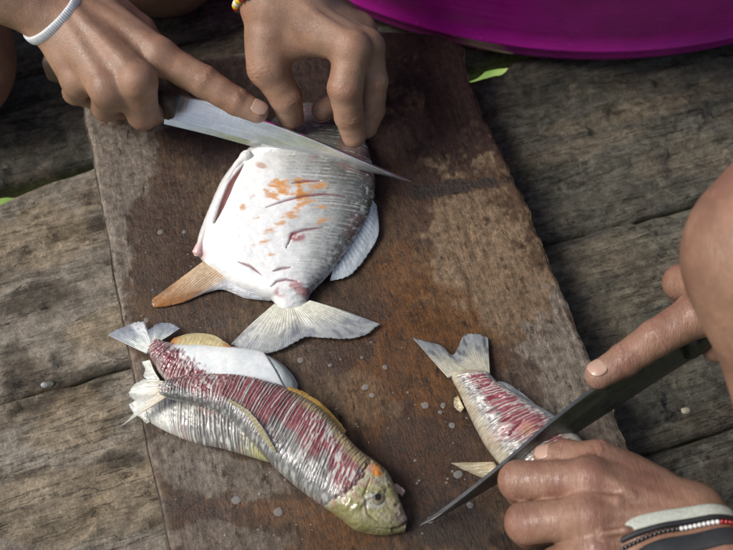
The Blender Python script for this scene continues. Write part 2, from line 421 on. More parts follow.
# ------------------------------------------------------------------ cutting board
def build_board():
    left = WZ([(76, 78, BT), (85, 119, BT), (95, 170, BT), (108, 245, BT), (120, 310, BT), (135, 390, BT), (152, 470, BT), (170, 550, BT), (184, 612, BT)])
    right = WZ([(462, 47, BT), (470, 76, BT), (482, 112, BT), (499, 150, BT), (521, 190, BT), (548, 255, BT), (576, 320, BT), (606, 390, BT), (630, 447, BT), (667, 530, BT), (702, 612, BT)])
    topc = WZ([(76, 78, BT), (140, 68, BT), (205, 57, BT), (300, 42, BT), (370, 31, BT), (425, 32, BT), (447, 37, BT), (462, 47, BT)])
    bot = np.stack([left[-1] + (right[-1]-left[-1])*t for t in np.linspace(0, 1, 8)])
    NU, NV = 230, 300
    Lc, Rc, Tc, Bc = resamp(crom(left, 200), NV), resamp(crom(right, 200), NV), resamp(crom(topc, 200), NU), resamp(bot, NU)
    u = np.linspace(0, 1, NU)[:, None, None]; v = np.linspace(0, 1, NV)[None, :, None]
    G = (1-u)*Lc[None] + u*Rc[None] + (1-v)*Tc[:, None] + v*Bc[:, None] - ((1-u)*(1-v)*Lc[0] + u*(1-v)*Rc[0] + (1-u)*v*Lc[-1] + u*v*Rc[-1])
    G = np.array(G)
    # worn, chipped outline on the right side
    jit = (fbm(np.linspace(0, 1, NV)*26, 3, 0, 51, 4)-.5)*.55
    G[:, :, 0] += (u[:, :, 0]**8)*jit[None]
    jl = (fbm(np.linspace(0, 1, NV)*18, 8, 0, 52, 4)-.5)*.22
    G[:, :, 0] += ((1-u[:, :, 0])**8)*jl[None]
    X, Y = G[..., 0], G[..., 1]
    z = .10*(fbm(X*.25, Y*.25, 0, 53, 4)-.5) + .05*(fbm(X*1.1, Y*1.1, 0, 54, 3)-.5)
    du = np.minimum(u[..., 0]*30, (1-u[..., 0])*30); dv = np.minimum(v[..., 0]*38, (1-v[..., 0])*38)
    e = np.minimum(du+0*dv, dv+0*du)
    z -= .22*np.exp(-e/.22)
    # shallow dish worn in the middle
    z -= .10*np.exp(-((u[..., 0]-.5)/.28)**2-((v[..., 0]-.55)/.35)**2)
    G[..., 2] = BT + z
    top = G.reshape(-1, 3)
    # rim rows
    idx = np.arange(NU*NV).reshape(NU, NV)
    loop = np.r_[idx[:, 0], idx[-1, 1:], idx[::-1, -1][1:], idx[0, ::-1][1:-1]]
    cen = top.mean(0); m = len(loop)
    out = top[loop] - cen; out[:, 2] = 0; out /= np.linalg.norm(out, axis=1)[:, None]
    rows = [top]; ids = [loop]; n0 = len(top)
    for dz, off in ((-.35, .10), (-1.2, .10), (-2.4, .05), (-BT+.0, .0)):
        R = top[loop].copy(); R[:, 2] = BT + dz + (0 if dz < -3 else .12*(fbm(np.arange(m)*.05, dz, 0, 57)-.5))
        R += out*(off + .12*(fbm(np.arange(m)*.08, dz*3, 0, 58)-.5))[:, None] if dz > -3 else out*off
        rows.append(R); ids.append(np.arange(n0, n0+m)); n0 += m
    V = np.vstack(rows)
    F = [grid_faces(NU, NV)]
    for a, b in zip(ids[:-1], ids[1:]):
        F.append(np.stack([a, np.roll(a, -1), np.roll(b, -1), b], 1))
    F = np.vstack(F)
    px, py = PX(V)
    n1 = fbm(V[:, 0]*.28, V[:, 1]*.28, 0, 61, 5, .6); n2 = fbm(V[:, 0]*.9, V[:, 1]*.9, 0, 62, 4, .6); n3 = fbm(V[:, 0]*1.3, V[:, 1]*.25, 0, 63, 4)
    c = np.tile(np.array((.066, .039, .022)), (len(V), 1)) * (.6+.8*n1)[:, None]
    wet = np.full(len(V), .35)
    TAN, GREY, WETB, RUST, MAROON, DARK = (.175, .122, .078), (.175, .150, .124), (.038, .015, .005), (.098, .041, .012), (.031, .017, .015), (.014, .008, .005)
    spots = [ # cx, cy, rx, ry, angle, colour, strength, wetness
        (330, 60, 190, 95, .05, MAROON, .95, .25), (240, 130, 70, 60, 0, MAROON, .9, .3), (420, 150, 70, 80, .3, MAROON, .75, .3), (450, 80, 50, 60, .2, MAROON, .7, .15),
        (120, 175, 45, 75, -.2, GREY, .85, .0), (115, 270, 22, 60, -.2, GREY, .8, .0), (130, 330, 14, 30, -.2, GREY, .7, 0),
        (170, 215, 34, 62, .2, WETB, .95, .7), (160, 280, 36, 30, 0, WETB, .8, .6), (210, 290, 55, 40, 0, WETB, .8, .5), (185, 320, 50, 14, 0, WETB, .9, .6),
        (450, 240, 70, 75, .5, TAN, .85, .0), (500, 300, 70, 60, .6, TAN, .8, 0), (560, 360, 55, 55, .5, GREY, .9, .0), (600, 440, 40, 40, .4, GREY, .7, 0),
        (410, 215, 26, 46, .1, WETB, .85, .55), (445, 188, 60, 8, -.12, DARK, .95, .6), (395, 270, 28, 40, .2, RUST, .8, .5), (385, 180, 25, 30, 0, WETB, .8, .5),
        (420, 340, 60, 50, 0, RUST, .65, .35), (350, 350, 60, 55, 0, WETB, .9, .6), (400, 400, 55, 70, 0, RUST, .8, .45), (430, 470, 55, 60, 0, WETB, .85, .55), (345, 400, 40, 30, .3, TAN, .45, .1),
        (455, 330, 60, 20, .3, RUST, .5, .3), (560, 300, 12, 10, 0, GREY, .8, 0), (512, 375, 36, 18, .8, WETB, .65, .5),
        (210, 505, 60, 16, .1, WETB, .9, .7), (300, 515, 70, 18, .15, RUST, .8, .55), (240, 480, 60, 18, .2, GREY, .7, .0), (190, 465, 40, 22, .2, GREY, .75, .0), (240, 540, 80, 16, 0, GREY, .6, .1),
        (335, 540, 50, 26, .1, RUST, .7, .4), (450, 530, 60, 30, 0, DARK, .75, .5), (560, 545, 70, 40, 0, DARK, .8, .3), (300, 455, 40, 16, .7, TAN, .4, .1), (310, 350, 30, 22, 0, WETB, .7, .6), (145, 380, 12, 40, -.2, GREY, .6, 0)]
    wob = (n1-.5)*1.3 + (n2-.5)*1.0 + (n3-.5)*.5
    fe = (fbm(V[:, 0]*3.2, V[:, 1]*2.2, 0, 64, 3)-.5)*.55
    for cx, cy, rx, ry, a, colr, s, wt in spots:
        e = ell(px, py, cx, cy, rx, ry, a) + wob
        f = s*sstep(1.16, .84, e + fe)
        c = mix(c, np.array(colr), f); wet = wet*(1-f) + wt*f
    # dark drips on the sides and the lit line of the left rim painted in paler
    f = (V[:, 2] < BT-.15)
    c[f] = mix(c[f], (.10, .075, .055), np.full(f.sum(), .5))
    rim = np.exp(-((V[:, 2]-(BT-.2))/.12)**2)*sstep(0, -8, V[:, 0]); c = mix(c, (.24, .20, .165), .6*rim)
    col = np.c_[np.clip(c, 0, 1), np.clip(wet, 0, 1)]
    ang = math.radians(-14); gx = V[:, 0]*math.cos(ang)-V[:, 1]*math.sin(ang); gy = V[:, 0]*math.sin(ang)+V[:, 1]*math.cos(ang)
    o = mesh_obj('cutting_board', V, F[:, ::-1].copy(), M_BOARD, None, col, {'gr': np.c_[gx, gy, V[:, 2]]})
    tag(o, 'big thick dark wooden cutting board stained wet, lying across the deck planks', 'cutting board')
build_board()

# ------------------------------------------------------------------ purple basin
def build_basin():
    P = WZ([(356, 10, 1.5), (385, 26, 1.5), (430, 42, 1.5), (480, 51, 1.5), (540, 56, 1.5), (600, 57, 1.5), (660, 55, 1.5), (733, 49, 1.5)])
    A = np.c_[2*P[:, 0], 2*P[:, 1], np.ones(len(P))]; s = np.linalg.lstsq(A, (P[:, :2]**2).sum(1), rcond=None)[0]
    cx, cy = s[0], s[1]; R = math.sqrt(s[2]+cx*cx+cy*cy)
    prof = [(0, .35), (R*.80, .35), (R*.84, .0), (R*.90, .0), (R*.955, .35), (R*.985, .9), (R, 1.8), (R+.05, 2.5), (R+.32, 2.65), (R+.34, 2.95), (R+.14, 3.1), (R+.5, 4.6), (R+1.3, 8), (R+2.2, 12), (R+2.6, 13.2), (R+3.6, 13.5), (R+4.0, 13.2), (R+4.1, 13.5), (R+3.7, 14.0), (R+2.4, 14.0), (R+1.9, 13.2), (R+1.0, 9), (R+.1, 4), (R-.6, 1.9), (R-1.6, 1.1), (0, .9)]
    prof = np.array(prof); N = 128
    a = np.linspace(0, 2*math.pi, N, endpoint=False)
    V = np.stack([cx+prof[:, None, 0]*np.cos(a), cy+prof[:, None, 0]*np.sin(a), prof[:, None, 1]+0*a], -1)
    m, n, l, b = new_mat('purple_plastic'); tc = nd(n, 'TexCoord').outputs['Object']
    f = noise_n(n, l, tc, 30, 5); f2 = noise_n(n, l, tc, 320, 4, .7)
    c = cmix(n, l, ramp(n, l, f, .3, .7), (.37, .009, .25), (.48, .016, .33))
    c = cmix(n, l, ramp(n, l, f2, .66, .72, 0, .6), c, (.6, .30, .52))
    l.new(c, b.inputs['Base Color']); l.new(ramp(n, l, noise_n(n, l, vmul(n, l, tc, (20, 20, 140)), 1.0, 6, .7), .35, .65, .18, .42), b.inputs['Roughness'])
    b.inputs['Subsurface Weight'].default_value = .1; b.inputs['Subsurface Scale'].default_value = .01
    bump(n, l, b, f2, .0005, .4)
    F = grid_faces(len(prof), N, True)
    o = mesh_obj('plastic_basin', V.reshape(-1, 3), F[:, ::-1].copy(), m)
    tag(o, 'large round purple plastic basin standing on the deck behind the cutting board', 'basin')
build_basin()

# ------------------------------------------------------------------ fish
def fish_body(name, st, parent, colour, disp=None, NU=300, NV=72, p=2.2, sil=.32, cap=True):
    """st rows: left px, left py, right px, right py, height, base (cm above the board top). v=-1 at left edge, +1 at right"""
    st = np.array(st, float)
    K = crom(st, NU*3)
    L = np.array([W(r[0], r[1], BT+r[5]+sil*r[4]) for r in K]); R = np.array([W(r[2], r[3], BT+r[5]+sil*r[4]) for r in K])
    C = .5*(L+R); s = np.r_[0, np.cumsum(np.linalg.norm(np.diff(C, axis=0), axis=1))]
    t = np.linspace(0, s[-1], NU); f = lambda A: np.stack([np.interp(t, s, A[:, k]) for k in range(A.shape[1])], 1)
    L, R, K = f(L), f(R), f(K); h, base = np.maximum(K[:, 4], .15), K[:, 5]
    nb = NV//3
    vt = -np.cos(np.linspace(0, math.pi, NV)); vb = np.cos(np.linspace(0, math.pi, nb+2))[1:-1]
    vv = np.r_[vt, vb]; topf = np.r_[np.ones(NV), np.zeros(nb)]
    prof = np.where(topf > 0, sil + (1-sil)*np.maximum(0, 1-np.abs(vv)**p)**(1/p), sil - sil*np.maximum(0, 1-np.abs(vv)**4)**.5)
    U = (vv[None, :, None]+1)/2
    G = L[:, None]*(1-U) + R[:, None]*U
    G[..., 2] = BT + base[:, None] + h[:, None]*prof[None] + .04
    S = np.broadcast_to(t[:, None], G.shape[:2]); Vv = np.broadcast_to(vv[None], G.shape[:2]); T = np.broadcast_to(topf[None], G.shape[:2])
    gu = np.gradient(G, axis=0); gv = np.roll(G, -1, 1)-np.roll(G, 1, 1)
    N = np.cross(gv, gu); N /= np.maximum(np.linalg.norm(N, axis=-1), 1e-9)[..., None]
    if (N[:, NV//2, 2] < 0).mean() > .5: N = -N
    P0 = G.reshape(-1, 3); px, py = PX(P0); px = px.reshape(S.shape); py = py.reshape(S.shape)
    D = disp(S, Vv, px, py)*T if disp else 0
    G = G + N*np.asarray(D)[..., None] if disp else G
    col = colour(S, Vv, px, py, G)
    col = np.where(T[..., None] > 0, col, col*.8)
    V = G.reshape(-1, 3); nv = NV+nb
    F = grid_faces(NU, nv, True)
    V = np.vstack([V, G[0].mean(0), G[-1].mean(0)]); col = np.vstack([col.reshape(-1, 4), col[0].mean(0), col[-1].mean(0)])
    j = np.arange(nv); j2 = (j+1) % nv
    F = np.vstack([F])
    Ft = [[NU*nv, a, b_] for a, b_ in zip(j, j2)] + [[NU*nv+1, (NU-1)*nv+b_, (NU-1)*nv+a] for a, b_ in zip(j, j2)]
    F = F.tolist() + Ft
    o = mesh_obj(name, V, F, M_FISH, None, np.clip(col, 0, 1))
    bmfix(o)
    adopt(o, parent)
    return o, G[:, :NV], N[:, :NV], px[:, :NV], py[:, :NV]
def bmfix(o):
    import bmesh
    bm = bmesh.new(); bm.from_mesh(o.data); bmesh.ops.recalc_face_normals(bm, faces=bm.faces); bm.to_mesh(o.data); bm.free()
def fin(name, root, tip, z0, z1, parent, c_in, c_out, rays=18, alpha=(.95, .7), jag=.08, NU=110, NV=26, thick=.07, dark=None, arch=0.0, seed=0, edge=None, rayc=.13, rightc=None):
    """root/tip: pixel polylines; z0/z1 heights above the board (number or list)"""
    def line(P, z):
        z = np.interp(np.linspace(0, 1, len(P)), np.linspace(0, 1, len(np.atleast_1d(z))), np.atleast_1d(z)) if np.ndim(z) else np.full(len(P), z)
        return resamp(crom(np.array([W(a, b, BT+zz) for (a, b), zz in zip(P, z)]), 120), NU)
    A, B = line(root, z0), line(tip, z1)
    u = np.linspace(0, 1, NU); v = np.linspace(0, 1, NV)
    ph = rays*u*2*math.pi + 5*noise(u*6, seed, 0, 71) + 1.6*noise(u*rays*.5, seed+3, 0, 77)
    jg = 1 - .45*jag*(.5-.5*np.cos(ph))*noise(u*rays*.7, 5, 0, 72+seed) - jag*1.1*fbm(u*6, seed, 0, 73, 4)
    vv = v[None, :]*jg[:, None]
    P = A[:, None]*(1-vv[..., None]) + B[:, None]*vv[..., None]
    U = np.broadcast_to(u[:, None], vv.shape)
    P[..., 2] += arch*np.sin(math.pi*vv) + .10*(fbm(U*7, vv*3, seed, 74, 3)-.5)*np.minimum(1, vv*4)
    rd = np.cos(ph)[:, None]*np.ones_like(vv)
    split = np.cos(2*ph)[:, None]*sstep(.45, .7, vv)
    rid = rd*(1-sstep(.45, .7, vv)) + split
    th = thick*(1-.85*vv)*(.8+.08*rid)
    top, bot = P.copy(), P.copy(); top[..., 2] += th; bot[..., 2] -= th*.5
    c = mix(np.broadcast_to(np.array(c_in), (*vv.shape, 3)), np.array(c_out), sstep(.15, .9, vv + .25*(fbm(U*5, vv*2, seed, 75, 3)-.5)))
    c = c*(1 + rayc*.5*rid)[..., None]
    if rightc is not None: c = mix(c, np.array(rightc[0]), .9*sstep(rightc[1]-.12, rightc[1]+.12, U))
    if dark is not None:
        n_ = fbm(U*rays*.8, vv*5, seed, 76, 3); c = mix(c, np.array(dark[0]), dark[1]*sstep(.48, .7, n_)*sstep(.3, .7, vv))
    if edge is not None:
        c = mix(c, np.array(edge[0]), edge[1]*np.maximum(sstep(edge[2], 0, U), sstep(1-edge[2], 1, U)))
    c = c*(.82+.36*fbm(U*9, vv*6, seed, 78, 3))[..., None]
    al = alpha[0] + (alpha[1]-alpha[0])*sstep(.1, 1, vv) + .12*rid
    al = al - .16*sstep(.45, 1, vv)
    col = np.concatenate([c, np.clip(al, .25, 1)[..., None]], -1)
    nn = NU*NV
    F = grid_faces(NU, NV); F2 = F[:, ::-1] + nn
    idx = np.arange(nn).reshape(NU, NV)
    loop = np.r_[idx[:, 0], idx[-1, 1:], idx[::-1, -1][1:], idx[0, ::-1][1:-1]]
    Fs = np.stack([loop, np.roll(loop, -1), np.roll(loop, -1)+nn, loop+nn], 1)
    o = mesh_obj(name, np.vstack([top.reshape(-1, 3), bot.reshape(-1, 3)]), np.vstack([F, F2, Fs]), M_FIN, None, np.clip(np.vstack([col.reshape(-1, 4)]*2), 0, 1))
    bmfix(o); adopt(o, parent)
    return o
def seg(px, py, pts):
    """distance in pixels to a polyline"""
    d = np.full(px.shape, 1e9)
    for (a, b), (c, e) in zip(pts[:-1], pts[1:]):
        vx, vy = c-a, e-b; t = np.clip(((px-a)*vx+(py-b)*vy)/(vx*vx+vy*vy), 0, 1)
        d = np.minimum(d, np.hypot(px-a-t*vx, py-b-t*vy))
    return d
def cutm(px, py, pts, w):
    """a knife cut that tapers to both ends"""
    L = [math.hypot(c-a, e-b) for (a, b), (c, e) in zip(pts[:-1], pts[1:])]; T = sum(L); acc = 0; m = np.zeros(px.shape)
    for (a, b), (c, e), l_ in zip(pts[:-1], pts[1:], L):
        vx, vy = c-a, e-b; t = np.clip(((px-a)*vx+(py-b)*vy)/(vx*vx+vy*vy), 0, 1); g = (acc+t*l_)/T
        ww = w*(.25+np.sin(math.pi*g)*.85); m = np.maximum(m, np.exp(-((np.hypot(px-a-t*vx, py-b-t*vy))/ww)**2)); acc += l_
    return m
def scored(S, Vv, period, seed, lean=.0, warp=.22):
    """fine knife cuts across the flank: returns openness of the cut 0..1 (0 on the thin standing ridge), cut index, phase"""
    ph = S/period + lean*Vv + warp/period*(fbm(S*.45, Vv*.8, seed, 81, 2)-.5)*1.3 + .35*(noise(S*1.3, Vv*2.6, seed, 82)-.5) + .16*(noise(S*4, Vv*8.0, seed, 88)-.5) - .25*Vv*Vv
    k = np.floor(ph); f = ph-k
    r = hsh(k, k*0+3, k*0, seed)
    ctr = .24 + .52*hsh(k, k*0+5, k*0, seed)                    # where the ridge stands within its strip
    wid = .09 + .26*r*r
    d = np.abs(f-ctr)
    n_ = noise(k*3.7, Vv*3.2+5, seed, 83)
    ridge = np.exp(-(d/wid)**2)*(.45+.55*sstep(.15, .4, n_))
    return 1-ridge, k, f
def four(c, rough): return np.concatenate([c, np.broadcast_to(np.asarray(rough), c.shape[:2])[..., None]], -1)

# --- the large cleaned fish in the middle
def fish_large():
    e = empty('fish', W(300, 230, BT), 'large deep bodied gutted white fish with orange anal fin, being cut by the bright knife', 'fish', 'fish on the cutting board')
    st = [(296, 106, 340, 112, .8, 0), (282, 116, 352, 124, 1.6, 0), (262, 134, 364, 142, 2.2, 0), (247, 154, 372, 163, 2.5, 0), (224, 181, 375, 187, 2.7, 0), (209, 212, 371, 211, 2.7, 0),
          (198, 245, 358, 237, 2.5, 0), (205, 264, 340, 262, 2.2, 0), (235, 284, 325, 279, 1.8, 0), (263, 297, 313, 291, 1.6, 0), (274, 302, 309, 298, 1.3, 0), (277, 313, 307, 310, .8, 0)]
    cuts = [[(266, 207), (285, 200), (306, 195), (325, 193), (346, 196)], [(286, 248), (293, 233), (305, 229), (324, 227)], [(292, 183), (305, 180), (321, 180)], [(273, 271), (282, 268), (292, 267)], [(271, 287), (277, 281), (286, 279), (298, 281)], [(238, 262), (250, 266), (262, 275)]]
    slit = [(243, 163), (231, 180), (222, 200), (214, 222)]
    def disp(S, V, px, py):
        d = 0*S
        for c in cuts: d -= .13*cutm(px, py, c, 1.3)
        d -= .35*cutm(px, py, slit, 3.4)
        g, k, f = scored(S, V, .30, 5, .5)
        back = sstep(-.1, .4, V) ; d -= .05*g*back; d += .018*(fbm(px*.3, py*.3, 0, 98, 3)-.5)
        d += .10*(fbm(px*.05, py*.05, 0, 91, 4)-.5)
        d += .10*np.exp(-((px-245)**2+(py-290)**2)/300)
        d += .16*fbm(px*.16, py*.16, 0, 92, 3)*sstep(.86, .95, np.abs(V))*0
        return d
    def colour(S, V, px, py, G):
        n1, n2 = fbm(px*.03, py*.03, 1, 93, 4), fbm(px*.12, py*.12, 1, 94, 4)
        white = np.array((.83, .84, .83)); silver = np.array((.40, .42, .41)); back = np.array((.105, .112, .102))
        t = (px-240)/130 + .30*(n1-.5) + .10*(n2-.5) + .22*sstep(200, 150, py)
        c = mix(np.broadcast_to(white, (*S.shape, 3)), silver, sstep(.26, .66, t)); c = mix(c, back, sstep(.56, .95, t))
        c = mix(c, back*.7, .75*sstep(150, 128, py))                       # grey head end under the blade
        g, k, f = scored(S, V, .30, 5, .5)
        bk = sstep(.35, .75, t); c = mix(c, (.66, .67, .63), .50*bk*(1-g)*sstep(.35, .6, n2)); c = mix(c, (.13, .11, .10), .35*bk*g*sstep(.4, .65, n2)); c = mix(c, (.35, .13, .11), .35*bk*g*sstep(.55, .7, n1))
        # scales left along the back edge
        sp = fbm(px*.33+2*n2, py*.33+2*n1, 0, 95, 3, .6); c = mix(c, (.06, .065, .06), .55*sstep(.45, .32, sp)*sstep(.66, .95, V)); c = mix(c, (.72, .73, .71), .7*sstep(.60, .70, sp)*sstep(.74, .97, V)); row = np.cos(py*1.05+px*.25)*np.cos(py*.35-px*1.0); c = c*(1-.16*sstep(.3, .8, row)*sstep(.35, .75, t))[..., None]
        # orange smears
        for cx, cy, rx, ry in ((285, 184, 22, 7), (302, 196, 14, 6), (292, 215, 8, 5), (270, 196, 10, 4), (318, 186, 10, 4), (262, 242, 8, 3), (268, 232, 7, 3), (320, 222, 8, 4), (243, 206, 3, 3), (254, 196, 5, 3), (275, 183, 9, 4), (296, 181, 9, 4), (308, 202, 12, 4), (292, 193, 18, 4), (318, 207, 7, 3), (282, 222, 6, 3), (258, 218, 5, 2), (272, 255, 6, 2)):
            ee = ell(px, py, cx, cy, rx, ry, -.2) + (n2-.5)*2.4; c = mix(c, (.60, .25, .03), .75*sstep(1.15, .0, ee + 1.5*(fbm(px*.16, py*.5, 0, 97, 3)-.5)))
        for q, cc in enumerate(cuts):
            c = mix(c, (.20, .035, .04), .85*cutm(px, py, cc, 1.1))
        c = mix(c, (.33, .06, .06), .8*sstep(7, 3, np.hypot((px-297)/1.6, py-236))*sstep(.35, .55, n2))
        c = mix(c, (.17, .05, .04), .95*sstep(.25, .6, cutm(px, py, slit, 3.2)))
        c = mix(c, (.62, .34, .32), .7*sstep(14, 5, np.hypot(px-198, py-252))); c = mix(c, (.50, .30, .24), .8*sstep(1, .5, ell(px, py, 262, 166, 9, 4, .2) + (n2-.5))); c = mix(c, (.42, .08, .08), .6*sstep(8, 3, seg(px, py, [(280, 292), (296, 286), (305, 292)]))*sstep(.4, .6, n2))
        return four(c, .16+.22*n1)
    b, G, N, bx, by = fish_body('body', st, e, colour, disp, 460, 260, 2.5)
    fin('anal_fin', [(203, 262), (214, 268), (232, 280), (256, 292), (274, 297)], [(150, 301), (152, 309), (178, 305), (204, 294), (222, 290), (244, 298), (270, 301)], [.9, .9, .7, .7, .7], [.15, .12, .12, .15, .3, .3, .4], e, (.52, .38, .24), (.34, .14, .03), 34, (.97, .93), .05, 180, 30, .11, dark=((.16, .10, .06), .5), seed=1, rightc=((.50, .55, .60), .38))
    fin('tail_fin', [(275, 304), (285, 307), (298, 307), (310, 301)], [(229, 346), (247, 355), (264, 356), (283, 351), (297, 343), (308, 338), (330, 340), (352, 340), (368, 335), (382, 325)], .7, [.15, .15, .2, .25, .3, .3, .3, .2, .2, .2], e, (.66, .65, .54), (.40, .42, .42), 30, (.98, .88), .05, 160, 34, .13, dark=((.15, .17, .22), .6), arch=.15, seed=2)
    fin('dorsal_fin', [(370, 196), (364, 222), (350, 246), (333, 270)], [(377, 206), (380, 232), (371, 252), (356, 272), (345, 279), (330, 281)], [1.2, 1.0, .8, .6], [.5, .35, .25, .2, .2, .2], e, (.62, .68, .72), (.66, .71, .74), 20, (.95, .8), .10, 110, 20, .08, seed=3)
    # pale rim of the opened belly
    P = crom(np.array([W(a, b_, BT+z) for a, b_, z in ((253, 155, 2.3), (246, 156, 2.3), (238, 164, 2.0), (224, 187, 1.7), (214, 208, 1.6), (206, 229, 1.6), (200, 246, 1.5), (197, 256, 1.2))]), 60)
    r = np.interp(np.linspace(0, 1, 60), [0, .07, .14, .25, .6, .85, .95, 1], [.06, .24, .28, .22, .14, .16, .28, .10]) + .16*fbm(np.arange(60)*.2, 1, 0, 96)
    V, F = tube(P, r, 14); q = np.repeat(np.linspace(0, 1, 60), 14)
    c = mix(np.broadcast_to(np.array((.74, .73, .70)), (len(V), 3)), (.62, .33, .31), .8*sstep(.72, .95, q))
    adopt(mesh_obj('belly_flap', V, F, M_FISH, None, np.c_[c, np.full(len(V), .3)]), e)
fish_large()

def red_scored(seed, period, red_c, lean, amp, dorsal_dark=0.0, redside=None, tint=(.60, .61, .56), silver=None):
    def disp(S, V, px, py):
        g, k, f = scored(S, V, period, seed, lean)
        cr = fbm(S*7, V*11, seed, 84, 3); m = 1-.8*sstep(.72, .97, np.abs(V))
        big = fbm(S*1.6, V*3, seed, 89, 3)
        ms = .7*sstep(.56, .70, fbm(S*.8, V*1.8, seed, 191, 3)); ms = np.maximum(ms, .6*np.clip(silver(S, V, fbm(S*.8, V*1.6, seed, 86, 4)), 0, 1)) if silver is not None else ms
        return (amp*(1-g)*(1-.7*ms)*(.35+1.3*hsh(k, k*0, k*0, seed+1)) + amp*1.5*ms*(fbm(S*9, V*5, seed, 192, 3)-.5) + amp*.7*(cr-.5) + amp*.9*(big-.5))*m + .10*(fbm(S*.5, V*1.5, seed, 85, 3)-.5)
    def colour(S, V, px, py, G, headfrom=None):
        g, k, f = scored(S, V, period, seed, lean)
        n1, n2, n3 = fbm(S*.8, V*1.6, seed, 86, 4), fbm(S*6, V*9, seed, 87, 3), noise(S*9, V*13, seed, 90)
        crest = np.broadcast_to(np.array(tint), (*S.shape, 3))*(.62+.62*n2)[..., None]
        crest = mix(crest, (.33, .33, .31), .7*sstep(.55, .68, n2))
        rm = np.clip(redside(S, V, n1) if redside is not None else sstep(.35, .6, n1)*np.exp(-((V+.05)/.6)**2), 0, 1)
        gc = mix(np.broadcast_to(np.array((.15, .135, .13)), (*S.shape, 3))*(.5+.9*n2)[..., None], red_c, rm)
        gc = mix(gc, np.array(red_c)*1.3+np.array((.12, .075, .075)), .5*rm*sstep(.5, .7, n2))
        ms = sstep(.56, .70, fbm(S*.8, V*1.8, seed, 191, 3)); rag = fbm(S*9, V*5, seed, 192, 3)
        c = mix(crest, gc, .95*sstep(.30, .75, g)); c = mix(c, mix(gc, crest*1.15, sstep(.45, .62, rag)), .75*ms)
        if silver is not None:
            sv = np.clip(silver(S, V, n1), 0, 1)                # loose silvery scraps and dark specks
            sc_ = mix(np.broadcast_to(np.array((.46, .47, .46)), (*S.shape, 3)), (.10, .10, .10), sstep(.52, .68, n3)); sc_ = mix(sc_, (.76, .77, .76), sstep(.42, .28, n3))
            c = mix(c, sc_, .48*sv)
        return c, n1, n2
    return disp, colour

